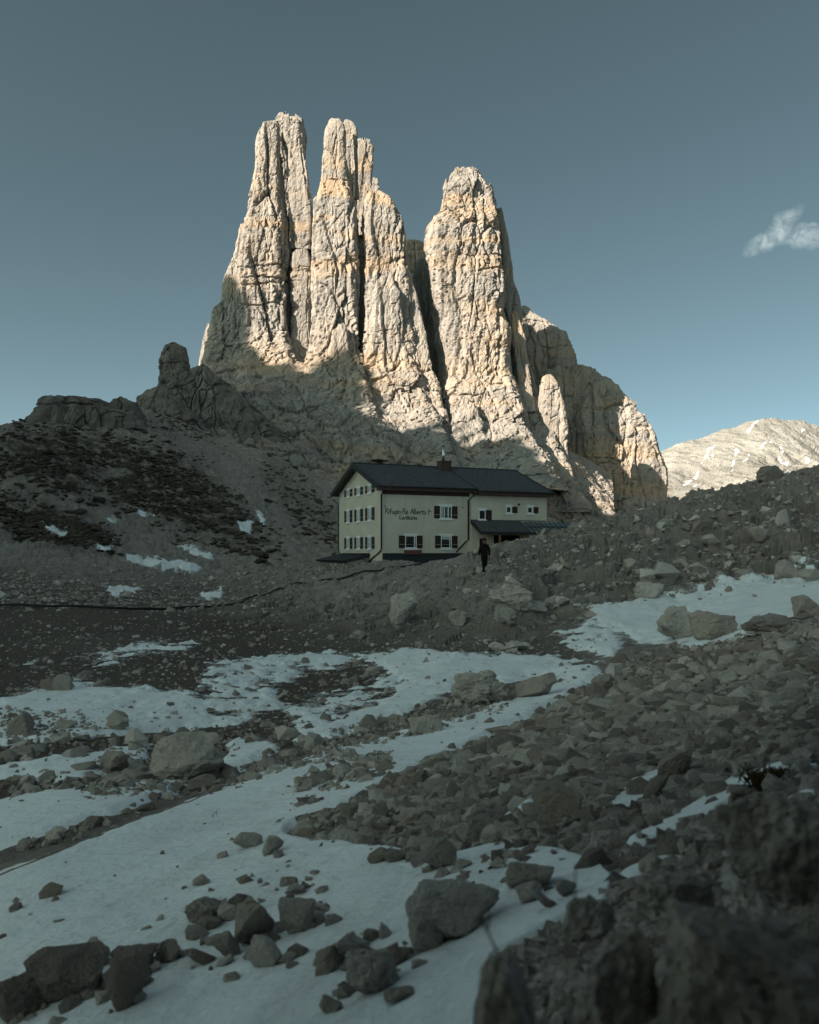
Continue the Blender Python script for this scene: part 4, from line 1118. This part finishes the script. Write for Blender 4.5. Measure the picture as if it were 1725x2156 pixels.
def joined(name, idx, sub, nvar, mat, parent, sink=.25, noise=.05, flatz=1.0):
    shapes = [hull_rock(400 + sub * 50 + i, (1, rs_.uniform(.55, .95), rs_.uniform(.38, .8) * flatz), 11 if sub == 1 else 18) for i in range(nvar)]
    cos, fs, tint, off = [], [], [], 0
    R = rand_rot(len(idx)); pick = rs_.integers(0, nvar, len(idx)); tn = rs_.uniform(0.02, 1, len(idx))
    for vi in range(nvar):
        w_ = np.where(pick == vi)[0]
        if not len(w_): continue
        v, f = shapes[vi]
        c = cand[idx[w_]]
        pts = np.einsum('nij,vj->nvi', R[w_], v) * c[:, 3][:, None, None] + c[:, None, :3]
        pts[:, :, 2] += (c[:, 3] * (.42 - sink))[:, None]
        cos.append(pts.reshape(-1, 3))
        fs.append((f[None] + (np.arange(len(w_)) * len(v))[:, None, None] + off).reshape(-1, 3)); off += len(w_) * len(v)
        tint.append(np.repeat(tn[w_], len(v)))
    o = obj(name, mesh_from(name, np.concatenate(cos), tris=np.concatenate(fs), attrs={'tint': np.concatenate(tint)}), mat, parent)
    return tag(o, kind='stuff')
big_ = rest[:5000]; small_ = rest[5000:]
joined('loose_stones', np.concatenate([big_]), 2, 22, M_STONE, ground)
joined('loose_stones', small_, 1, 22, M_STONE, ground, noise=0)
for me_ in POOL: me_.materials.append(M_STONE)
for n_, k_ in enumerate(KEEP):
    x, y, z, s = cand[k_]
    o = obj('stone', POOL[n_ % 18], None, ground, (x, y, z + s * .12), (rs_.uniform(-.5, .5), rs_.uniform(-.5, .5), rs_.uniform(0, 6.3)), (s, s, s))
print('STONES', len(cand))
# ------------------------------------------------------------------ single boulders and rocks
def boulder(u, v, w, hgt, label, seed, depth=.8, cuts=3, noise=.08, npts=18, name='boulder', dmin=1.0, dmax=120, sink=.3, roll=0.0, box=.6, yaw=None, group=None, d=None, cat='boulder', tint=None):
    p = hit(u, v, dmin, dmax) if d is None else np.array([(u - CX) / F * d, d, (HZ - v) / F * d])
    k = p[1] / F
    a, c = w / 2 * k, hgt / 2 * k / (1 - sink * .5)
    vv_, ff_ = hull_rock(seed, (1, 1, 1), npts, cuts, noise, box)
    vv_ = vv_ * np.array([a, a * depth, c])
    if roll:
        cr, sr = math.cos(roll), math.sin(roll)
        x_, z_ = vv_[:, 0].copy(), vv_[:, 2].copy()
        vv_[:, 0] = x_ * cr - z_ * sr; vv_[:, 2] = x_ * sr + z_ * cr
    me_ = mesh_from(name, vv_ + np.array([0, 0, c * (1 - sink)]), tris=ff_, attrs={'tint': np.full(len(vv_), tint if tint is not None else .3 + .6 * ((seed * .37) % 1))})
    o = obj(name, me_, M_STONE, None, (p[0], p[1] + a * depth * .6, p[2]))
    return tag(o, label, cat, group)
B_ = [
 (386,1642,150,92,'largest pale grey boulder standing on the snow at left', 3, dict(tint=0.75, cuts=4, noise=.10, depth=.75, dmin=8)),
 (440,1648,66,52,'rounded rock leaning on the right end of the largest left boulder', 5, dict(dmin=8)),
 (236,1630,56,42,'pointed pale stone left of the largest boulder', 8, dict(tint=0.8, npts=12, dmin=8)),
 (36,1548,56,46,'squat brownish boulder at the left picture edge among rubble', 11, dict(dmin=8)),
 (102,1455,44,28,'reddish brown stone at the upper edge of the left snow', 14, dict(dmin=12)),
 (130,1454,40,30,'pale stone right beside the reddish brown one on the left snow', 17, dict(dmin=12)),
 (206,1446,26,14,'small flat block on the upper rim of the left snow', 19, dict(dmin=12)),
 (246,1536,44,26,'low dark rock alone in the middle of the left snow patch', 21, dict(dmin=10)),
 (1010,1482,106,64,'rugged knobbly outcrop rock at the centre edge of the snow', 24, dict(noise=.2, cuts=4, npts=24, dmin=12)),
 (1130,1466,84,46,'smooth pale low boulder right of the rugged outcrop on snow', 27, dict(tint=0.8, dmin=12)),
 (896,1545,66,36,'jagged rock beside the narrow snow strip below centre', 29, dict(noise=.15, dmin=10)),
 (853,1315,66,66,'upright weathered boulder with dark hollow below the hut', 31, dict(tint=0.7, noise=.17, cuts=4, depth=.9, box=.4, dmin=25)),
 (964,1316,36,36,'small upright rock between the hut boulder and the snow bowl', 34, dict(noise=.15, dmin=25)),
 (1072,1292,96,56,'broad pale crag with dark underside above the gravel slope', 37, dict(tint=0.7, noise=.2, cuts=4, dmin=25)),
 (1126,1292,54,26,'flat rock just right of the broad pale crag', 39, dict(dmin=25)),
 (1066,1318,44,24,'pale block lying below the broad crag', 42, dict(dmin=25)),
 (756,1345,28,18,'pale stone on the dark gravel flat below the hut', 44, dict(dmin=18)),
 (1046,1372,34,18,'small bright stone at the far edge of the central snow', 46, dict(tint=1.0, dmin=18)),
 (1080,1372,50,20,'long pale stone at the far edge of the central snow', 48, dict(dmin=18)),
 (1432,1346,84,66,'dark jagged boulder in the right snow bowl, left of the pair', 51, dict(noise=.17, cuts=4, dmin=18)),
 (1512,1342,96,54,'paler boulder in the right snow bowl, right of the pair', 54, dict(tint=0.8, noise=.1, cuts=4, dmin=18)),
 (1632,1330,104,40,'long low rock slab at the right rim of the snow bowl', 57, dict(noise=.1, dmin=18)),
 (1712,1300,70,44,'rounded rock at the right picture edge above the rubble', 59, dict(dmin=12)),
 (1660,1218,44,40,'dark squarish boulder on the upper edge of the right snow', 61, dict(dmin=28)),
 (1706,1226,52,28,'wide rock beside the squarish boulder at the right edge', 63, dict(dmin=28)),
 (1626,1013,48,30,'lone dark boulder perched on the right skyline', 66, dict(tint=0.05, dmin=50, noise=.1, sink=.2)),
 (1480,1130,60,34,'tilted slab on the rocky hump below the right skyline', 68, dict(dmin=40, roll=.3)),
 (1370,1262,56,34,'grey block at the foot of the hump above the snow bowl', 70, dict(dmin=28, noise=.14)),
 (1172,1752,118,96,'large pale slab tilted on end amid the rubble slope', 73, dict(tint=0.95, npts=10, cuts=4, noise=.04, depth=.55, roll=-.45, box=.8, dmin=3)),
 (1424,1662,80,78,'triangular pale boulder standing on the rubble slope', 76, dict(tint=0.95, npts=11, cuts=4, noise=.05, dmin=3)),
 (1386,1700,60,60,'block at the left foot of the triangular boulder', 78, dict(npts=13, dmin=3)),
 (1560,1500,60,32,'flat pale block high on the right rubble slope', 80, dict(npts=12, dmin=5)),
 (1330,1520,56,34,'wide block on the middle of the rubble slope', 82, dict(npts=13, dmin=5)),
 (1580,1790,120,86,'big sloping block on the right rubble below the snow patch', 84, dict(npts=13, cuts=4, noise=.05, dmin=2)),
 (1120,1880,110,50,'long flat block at the lower rubble edge by the snow', 86, dict(npts=12, cuts=4, noise=.05, dmin=2)),
 (958,1975,248,108,'broad flat-topped rock in the snow at bottom centre', 89, dict(npts=15, cuts=4, noise=.08, depth=.7, dmin=1.6)),
 (910,2000,120,84,'rock wedged under the front of the broad flat-topped one', 91, dict(npts=15, cuts=4, noise=.07, dmin=1.6)),
 (785,2092,134,92,'cracked blocky rock in the snow below the broad one', 94, dict(npts=20, cuts=4, noise=.12, dmin=1.5)),
 (725,2030,90,56,'dark angular stone left of the broad flat-topped rock', 97, dict(npts=12, dmin=1.6)),
 (690,2050,70,58,'dark pointed stone lying low left of the cracked blocky rock', 99, dict(npts=10, dmin=1.6)),
 (840,2112,76,24,'thin dark stone half sunk in the bottom snow', 101, dict(npts=12, dmin=1.5)),
 (694,2135,60,38,'wedge shaped stone at the very bottom of the snow', 103, dict(npts=10, dmin=1.5)),
 (426,1946,82,52,'speckled rounded rock on the lower left snow', 106, dict(npts=22, cuts=4, noise=.1, dmin=2)),
 (474,1942,44,36,'dark stone touching the speckled rounded rock', 108, dict(npts=14, dmin=2)),
 (530,1998,96,112,'tall pale block in the lower left rock cluster', 111, dict(tint=0.8, npts=13, cuts=4, noise=.06, dmin=2)),
 (620,1970,90,76,'wide block at the right of the lower left rock cluster', 113, dict(npts=15, cuts=4, noise=.06, dmin=2)),
 (556,2040,90,66,'pale rounded block at the front of the lower left rock cluster', 115, dict(tint=0.85, npts=18, cuts=4, noise=.06, dmin=2)),
 (470,2020,80,60,'dark stone at the left end of the lower left rock cluster', 117, dict(npts=13, dmin=2)),
 (270,2060,110,62,'flat dark stone stack top at lower left', 119, dict(tint=0.1, npts=14, dmin=1.8)),
 (262,2128,112,120,'tall dark block at lower left below the flat stone', 121, dict(tint=0.1, npts=12, cuts=4, noise=.05, dmin=1.8)),
 (130,2110,200,110,'long dark rock sloping out of the bottom left corner', 124, dict(tint=0.1, npts=15, cuts=4, noise=.08, dmin=1.8)),
 (200,2040,70,56,'dark leaning stone behind the long bottom left rock', 126, dict(npts=11, dmin=1.8)),
 (20,2156,180,90,'dark rock cut by the bottom left corner of the picture', 128, dict(tint=0.1, npts=14, cuts=4, dmin=1.6)),
 (350,2030,70,50,'dark stone between the tall block and the rock cluster', 130, dict(npts=12, dmin=1.8)),
 (518,1788,66,28,'oval stone lying alone on the snow slope, left of two', 133, dict(tint=0.7, npts=20, noise=.04, dmin=3)),
 (572,1800,46,36,'angular stone lying alone on the snow slope, right of two', 135, dict(tint=0.7, npts=11, noise=.04, dmin=3)),
 (422,1866,42,20,'small dark stone alone on the open lower snow', 137, dict(npts=14, dmin=2.5)),
 (922,1832,80,62,'angular brown rock at the lower tip of the rubble', 139, dict(npts=12, cuts=4, noise=.06, dmin=2.4)),
 (800,1818,56,26,'slanting stone in the snow below the rubble tip', 141, dict(npts=12, roll=.35, dmin=2.4)),
 (1118,1900,60,36,'pointed brown stone on snow right of the broad rock', 143, dict(npts=10, dmin=2)),
 (1195,1890,50,34,'rounded brown stone on snow right of the pointed one', 145, dict(npts=16, dmin=2)),
 (1155,1915,44,26,'small triangular stone between two brown ones on the snow', 147, dict(npts=10, dmin=2)),
 (1670,1880,250,180,'huge blurred boulder at the right picture edge', 150, dict(tint=.55, npts=16, cuts=4, noise=.14, d=1.15, depth=.7)),
 (1590,2235,340,280,'huge blurred slab in the bottom right corner', 153, dict(tint=.55, npts=15, cuts=4, noise=.14, d=.85, depth=.7)),
 (1310,2190,180,210,'blurred foreground block left of the bottom right slab', 156, dict(tint=.55, npts=14, cuts=4, noise=.14, d=.9, depth=.7)),
 (1110,2230,190,210,'blurred dark rock at the bottom edge right of the snow', 159, dict(tint=.55, npts=14, cuts=4, noise=.14, d=.82, depth=.7)),
 (1440,1950,150,100,'blurred block above the bottom right slab', 162, dict(tint=.55, npts=14, cuts=4, noise=.14, d=1.35, depth=.8)),
 (1250,1985,110,80,'dark blurred rock at the lower right snow rim', 165, dict(tint=.55, npts=12, cuts=4, noise=.14, d=1.5, depth=.8)),
 (1690,2040,140,90,'blurred dark block at the right edge under the huge boulder', 168, dict(tint=.55, npts=12, cuts=4, noise=.14, d=1.0, depth=.8)),
]
for a_ in B_:
    f_ = .86 if (a_[1] > 1850 and a_[0] < 1000) else 1.0
    boulder(a_[0], a_[1], a_[2] * f_, a_[3] * f_, *a_[4:6], **a_[6])

# ------------------------------------------------------------------ hose, rope, cables
def ground_line(pts, dmin, dmax, lift, n=60):
    P3 = [hit(u, v, dmin, dmax) for u, v in pts]
    P3 = np.array(P3)
    t = np.linspace(0, len(P3) - 1, n)
    out = np.stack([np.interp(t, np.arange(len(P3)), P3[:, k]) for k in range(3)], 1)
    z = np.array([ground_z(x, y) for x, y in out[:, :2]])
    k = np.ones(3) / 3
    z = np.convolve(np.pad(z, 1, mode='edge'), k, mode='valid')
    out[:, 2] = np.maximum(z, out[:, 2] - .3) + lift
    return [tuple(p) for p in out]
M_HOSE = plain('black_hose', (0.010, 0.010, 0.011), 0.6, 0.3, var=0.2)
M_ROPE = plain('tan_rope', (0.30, 0.22, 0.15), 0.9, 0.1, var=0.25, scale=20)
hp = ground_line([(-60,1276),(60,1279),(150,1282),(240,1286),(300,1288),(360,1286),(420,1281),(470,1276),(510,1266),(545,1254),(580,1244),(620,1233),(680,1222),(740,1212),(800,1205),(850,1196),(900,1186)], 30, 95, .17, 90)
ho = MB().tube(hp, .085, 6).build('water_hose', M_HOSE, None, True)
tag(ho, 'long black hose running across the gravel up to the hut', 'hose')
rp = ground_line([(-40,1862),(0,1845),(60,1822),(140,1788),(220,1756),(320,1716),(420,1680),(500,1650),(580,1622),(660,1594),(740,1566),(820,1545),(920,1520),(1000,1500),(1060,1482)], 4, 24, .006, 110)
ro = MB().tube(rp, .008, 5).build('rope', M_ROPE, None, True)
tag(ro, 'thin tan rope lying along the snow slope', 'rope')
for (a, b, lab) in (((1640,1000,72),(1900,812,100),'uppermost of three thin cables rising to the right above the skyline'),
                    ((1655,1008,72),(1900,850,100),'middle one of three thin cables rising to the right above the skyline'),
                    ((1690,1004,72),(1900,880,100),'lowest of three thin cables rising to the right above the skyline')):
    o = MB().tube([tuple(P(*a)), tuple(P(*b))], .016, 5).build('cable', M_PIPE, None)
    tag(o, lab, 'cable')

# ------------------------------------------------------------------ dwarf shrubs on the left hillside: a dark mat nobody could count
M_SHRUB = plain('dwarf_shrub', (0.075, 0.062, 0.048), 0.95, 0.05, var=0.45, scale=1.5)
n_ = 20000
u_ = rs_.uniform(-60, 760, n_); ln_ = rs_.uniform(math.log(106), math.log(235), n_)
j_ = np.clip(np.searchsorted(ln_rows, ln_), 0, len(ln_rows) - 1); i_ = np.clip(np.searchsorted(u_edges, u_), 0, len(u_edges) - 1)
d_ = np.exp(ln_rows[j_]); z_ = Z[j_, i_]; v_ = HZ - z_ / d_ * F
pp_ = np.stack([(u_ - CX) / F * d_, d_, z_], 1)
cl_ = fbm(pp_ / 9.0, 3, 500)
w_ = sample(VEG, u_, v_) * smooth(-.35, .35, cl_ + .15)
ok_ = (rs_.uniform(0, 1, n_) < w_) & (sn_far[j_, i_] < .3)
pp_ = pp_[ok_]
sh_ = [hull_rock(700 + i, (1, .8, .42), 14) for i in range(10)]
cos_, fs_, off_ = [], [], 0
R_ = rand_rot(len(pp_)); pk_ = rs_.integers(0, 10, len(pp_)); sz_ = rs_.lognormal(math.log(.36), .45, len(pp_))
for k_ in range(10):
    q_ = np.where(pk_ == k_)[0]
    v0_, f0_ = sh_[k_]
    c_ = np.einsum('nij,vj->nvi', R_[q_], v0_) * sz_[q_][:, None, None] * np.array([1.25, 1, .9]) + pp_[q_][:, None, :] + np.array([0, 0, .12])
    cos_.append(c_.reshape(-1, 3)); fs_.append((f0_[None] + (np.arange(len(q_)) * len(v0_))[:, None, None] + off_).reshape(-1, 3)); off_ += len(q_) * len(v0_)
sho = obj('dwarf_shrubs', mesh_from('dwarf_shrubs', np.concatenate(cos_), tris=np.concatenate(fs_)), M_SHRUB)
tag(sho, 'dark brown dwarf shrubs matting the left hillside', kind='stuff')

# ------------------------------------------------------------------ dry plants
M_STEM = plain('dry_stem', (0.19, 0.15, 0.11), 0.9, 0.1, var=0.2)
M_HEATH = plain('orange_heath', (0.065, 0.044, 0.024), 0.95, 0.05, var=0.4, scale=30)
def stems(name, u, v, d, lines, label, r0=.0016, cat='plant'):
    base = P(u, v, d)
    t = empty(name, tuple(base)); tag(t, label, cat)
    for ln in lines:
        pts = [Vector(((du) / F * d, dy, -dv / F * d)) for du, dv, dy in ln]
        fine = []
        for i in range(len(pts) - 1):
            for k in range(4): fine.append(pts[i].lerp(pts[i + 1], k / 4))
        fine.append(pts[-1])
        MB().tube([tuple(q) for q in fine], [r0 * (1 - .6 * i / len(fine)) for i in range(len(fine))], 5).build('stem', M_STEM, t)
stems('dry_twig', 1050, 2010, .86, [[(0,0,0),(-22,-40,.01),(-40,-85,.0)],[(-22,-40,.01),(-14,-70,.02)],[(-30,-60,.005),(-52,-78,.0)]], 'forked dry twig sticking up beside the blurred foreground rock')
stems('dry_stalk', 1190, 2010, .9, [[(0,0,0),(8,-60,.0),(30,-120,.02),(34,-170,.03)],[(8,-60,0),(-12,-30,.01)],[(20,-90,.01),(34,-40,.02)]], 'thin bent dry stalk beside the bottom right rocks')
p_ = hit(445, 1722, 3, 20); stems('dry_sprig', 445, 1722 + 3, p_[1], [[(0,0,0),(6,-14,0),(14,-18,0)],[(10,-16,0),(12,-8,0)]], 'tiny dry sprig poking out of the lower snow slope', .004)
p_ = hit(548, 1598, 3, 20); stems('dry_sprig', 548, 1598, p_[1], [[(0,0,0),(-2,-12,0),(-8,-20,0)]], 'tiny dry sprig by the rock rib near the rope', .004)
pb = hit(1640, 1655, 2, 12)
heath = empty('heath_shrub', tuple(pb)); tag(heath, 'low orange brown shrub among rocks at the right edge', 'shrub')
for k in range(3):
    bx_ = (k - 1) * .05
    mb = MB()
    for q in range(170):
        x0, y0 = bx_ + random.gauss(0, .03), random.gauss(0, .04)
        x1, y1, z1 = x0 + random.gauss(0, .025), y0 + random.gauss(0, .02), random.uniform(.01, .045)
        w = .0022
        b0 = len(mb.v); mb.v += [(x0 - w, y0, -.01), (x0 + w, y0, -.01), (x1 + w * .6, y1, z1), (x1 - w * .6, y1 + .004, z1)]; mb.f.append((b0, b0 + 1, b0 + 2, b0 + 3))
    tag(mb.build('foliage', M_HEATH, heath), kind='stuff')

# ------------------------------------------------------------------ the walker
def skin_mesh(verts, edges, radii, root=0, sub=2):
    me_ = bpy.data.meshes.new('skin'); me_.from_pydata(verts, edges, []); me_.update()
    o = bpy.data.objects.new('skin', me_); COL.objects.link(o)
    md = o.modifiers.new('s', 'SKIN'); md.use_smooth_shade = True
    for i, r in enumerate(radii):
        sv = me_.skin_vertices[0].data[i]; sv.radius = (r, r) if not isinstance(r, tuple) else r
        sv.use_root = (i == root)
    ss = o.modifiers.new('b', 'SUBSURF'); ss.levels = sub; ss.render_levels = sub
    dg = bpy.context.evaluated_depsgraph_get()
    ev = o.evaluated_get(dg); m2 = bpy.data.meshes.new_from_object(ev)
    bpy.data.objects.remove(o); bpy.data.meshes.remove(me_)
    return m2
V_, E_, R__ = [], [], []
def jv(p, r, parent=None):
    V_.append(p); R__.append(r)
    if parent is not None: E_.append((parent, len(V_) - 1))
    return len(V_) - 1
pel = jv((0, 0, .93), (.19, .15))
wa = jv((0, -.01, 1.08), (.19, .15), pel); ch = jv((0, -.02, 1.28), (.215, .155), wa); nk0 = jv((0, -.01, 1.44), (.13, .11), ch)
nk = jv((0, .0, 1.51), .06, nk0); hd0 = jv((0, .005, 1.585), (.078, .092), nk); hd = jv((0, .01, 1.67), (.082, .098), hd0); hd2 = jv((0, .005, 1.735), (.06, .075), hd)
for s, knee, ank, toe, el, wr in ((-1, (-.10, -.05, .50), (-.10, .05, .09), (-.115, -.09, .045), (-.275, .03, 1.14), (-.30, -.04, .88)), (1, (.10, .10, .50), (.10, .20, .11), (.125, .07, .045), (.28, .05, 1.12), (.27, -.10, .90))):
    hp_ = jv((s * .10, 0, .86), .115, pel); kn = jv(knee, .09, hp_); an_ = jv(ank, .075, kn); jv((toe[0], toe[1], toe[2] + .01), .05, an_)
    sh = jv((s * .20, -.01, 1.40), .09, ch); e_ = jv(el, .075, sh); w_r = jv(wr, .055, e_)
body_me = skin_mesh(V_, E_, R__, 0, 2)
# hands: palm plus five unequal, bent fingers each
hand_meshes = []
for s, wr in ((-1, (-.30, -.04, .88)), (1, (.27, -.10, .90))):
    v_h, e_h, r_h = [], [], []
    def hv(p, r, par=None):
        v_h.append(tuple(wr[k] + p[k] for k in range(3))); r_h.append(r)
        if par is not None: e_h.append((par, len(v_h) - 1))
        return len(v_h) - 1
    a0 = hv((0, 0, .01), .026); pm = hv((0, -.005, -.05), (.022, .036), a0); pe = hv((0, -.01, -.085), (.018, .036), pm)
    hand_meshes.append(skin_mesh(v_h, e_h, r_h, 0, 1))
    for k, (yy, ln) in enumerate(((.028, .062), (.008, .075), (-.012, .072), (-.031, .056))):
        q0 = (wr[0], wr[1] + yy - .01, wr[2] - .08)
        v2 = [q0, (q0[0] - s * .006, q0[1], q0[2] - ln * .5), (q0[0] - s * .022, q0[1] - .004, q0[2] - ln)]
        hand_meshes.append(skin_mesh(v2, [(0, 1), (1, 2)], [.009, .0085, .0075], 0, 1))
    q0 = (wr[0], wr[1] - .025, wr[2] - .03)
    hand_meshes.append(skin_mesh([q0, (q0[0] - s * .01, q0[1] - .03, q0[2] - .03), (q0[0] - s * .018, q0[1] - .038, q0[2] - .062)], [(0, 1), (1, 2)], [.011, .0095, .008], 0, 1))
import bmesh
bm = bmesh.new()
bm.from_mesh(body_me)
nb = len(bm.faces)
for m_ in hand_meshes: bm.from_mesh(m_)
bm.faces.ensure_lookup_table()
# face: nose, brow and chin pulled out of the head, ears at the sides (the walker looks along -y)
for vtx in bm.verts:
    x, y, z = vtx.co
    if z > 1.54 and y < -.05:
        vtx.co.y -= .026 * math.exp(-((x / .014) ** 2)) * math.exp(-(((z - 1.635) / .022) ** 2)) + .008 * math.exp(-(((z - 1.675) / .01) ** 2)) + .010 * math.exp(-(((z - 1.565) / .014) ** 2)) * math.exp(-((x / .03) ** 2))
    if 1.60 < z < 1.68 and abs(x) > .07 and abs(y) < .03: vtx.co.x *= 1.14
for k, f_ in enumerate(bm.faces):
    z = f_.calc_center_median().z
    f_.material_index = 2 if (k >= nb or z > 1.515) else (0 if z > .92 else 1)
    f_.smooth = True
pme = bpy.data.meshes.new('person'); bm.to_mesh(pme); bm.free()
M_JACKET = plain('dark_jacket', (0.012, 0.010, 0.010), 0.85, 0.1, var=0.3)
M_TROUS = plain('dark_trousers', (0.010, 0.009, 0.010), 0.9, 0.1, var=0.3)
M_SKIN = plain('skin', (0.16, 0.10, 0.075), 0.6, 0.3, var=0.1)
M_CAP = plain('dark_cap', (0.010, 0.009, 0.009), 0.9, 0.1, var=0.3)
for m_ in (M_JACKET, M_TROUS, M_SKIN): pme.materials.append(m_)
fp = hit(1020, 1206, 38, 46)
person = empty('person', (fp[0], fp[1], fp[2] + .01), math.radians(196))
tag(person, 'person in dark clothes and cap walking across the rocks in front of the hut', 'person')
obj('body', pme, None, person)
dv, df = ICO[3]
cv = dv[:, :] * np.array([.092, .108, .085]) + np.array([0, .012, 1.70])
cv[:, 2] = np.maximum(cv[:, 2], 1.675 + .01 * dv[:, 1])
cv[:, 1] -= np.where((dv[:, 1] < -.6) & (dv[:, 2] < .1), .04, 0)
obj('cap', mesh_from('cap', cv, tris=df, flat=False), M_CAP, person)
jk = MB()
ring = []
for k in range(16):
    t = 2 * math.pi * k / 16; ring.append((math.cos(t), math.sin(t)))
lv = [(.93, .185, .15), (.90, .20, .16), (.84, .205, .165)]
for z, rx_, ry_ in lv: jk.v += [(rx_ * c, ry_ * s_, z) for c, s_ in ring]
for a in range(2):
    for k in range(16):
        jk.f.append((a * 16 + k, a * 16 + (k + 1) % 16, (a + 1) * 16 + (k + 1) % 16, (a + 1) * 16 + k))
jk.build('jacket_hem', M_JACKET, person, True)
for s, ank in ((-1, (-.10, .05, .09)), (1, (.10, .20, .11))):
    b = MB().hexa([(ank[0]-.045,ank[1]-.20,0.0+ank[2]-.09),(ank[0]+.045,ank[1]-.20,ank[2]-.09),(ank[0]+.045,ank[1]+.07,ank[2]-.09),(ank[0]-.045,ank[1]+.07,ank[2]-.09),(ank[0]-.04,ank[1]-.18,ank[2]-.02),(ank[0]+.04,ank[1]-.18,ank[2]-.02),(ank[0]+.045,ank[1]+.06,ank[2]+.06),(ank[0]-.045,ank[1]+.06,ank[2]+.06)])
    b.build('boot', M_TROUS, person, bevel=.015)

# ------------------------------------------------------------------ crag added out of view behind the camera to shade the nearest rocks
vv_, ff_ = rock_shape(4, 901, (1, 1, 1), 15, .08, 30.0)
vv_ = vv_ * np.array([6.5, 2.0, 5.0])
vv_[:, 1] += 0.42 * vv_[:, 2]
crag = obj('added_shade_crag', mesh_from('added_shade_crag', vv_, tris=ff_), M_STONE, None, (0.0, -2.7, 2.0))
tag(crag, kind='structure')

cvs, cfs, off_ = [], [], 0
shp = [hull_rock(820 + i, (1, .5, .7), 12) for i in range(8)]
for k in range(420):
    if k < 260:
        x_ = random.uniform(-2.5, -.1); zt = -1.12 + (x_ + 2.5) / 2.45 * .52; pz = random.uniform(-2.9, zt - .05); loc = (x_, 3.5, h(pz)); sw = False
    else:
        y_ = random.uniform(3.5, 12.3); pz = random.uniform(-2.9, -1.3); loc = (-2.5, y_, h(pz)); sw = True
    v0, f0 = shp[k % 8]; sc_ = random.uniform(.09, .2)
    vv0 = v0 * sc_ * np.array([1.2, .35, .8])
    if sw: vv0 = vv0[:, [1, 0, 2]]; f1_ = f0[:, ::-1]
    else: f1_ = f0
    cvs.append(vv0 + np.array(loc)); cfs.append(f1_ + off_); off_ += len(v0)
cst = obj('wall_stones', mesh_from('wall_stones', np.concatenate(cvs), tris=np.concatenate(cfs), attrs={'tint': np.repeat(np.random.default_rng(5).uniform(.1, .9, len(cvs)), [len(c) for c in cvs])}), M_STONE, cw)
tag(cst, kind='stuff')
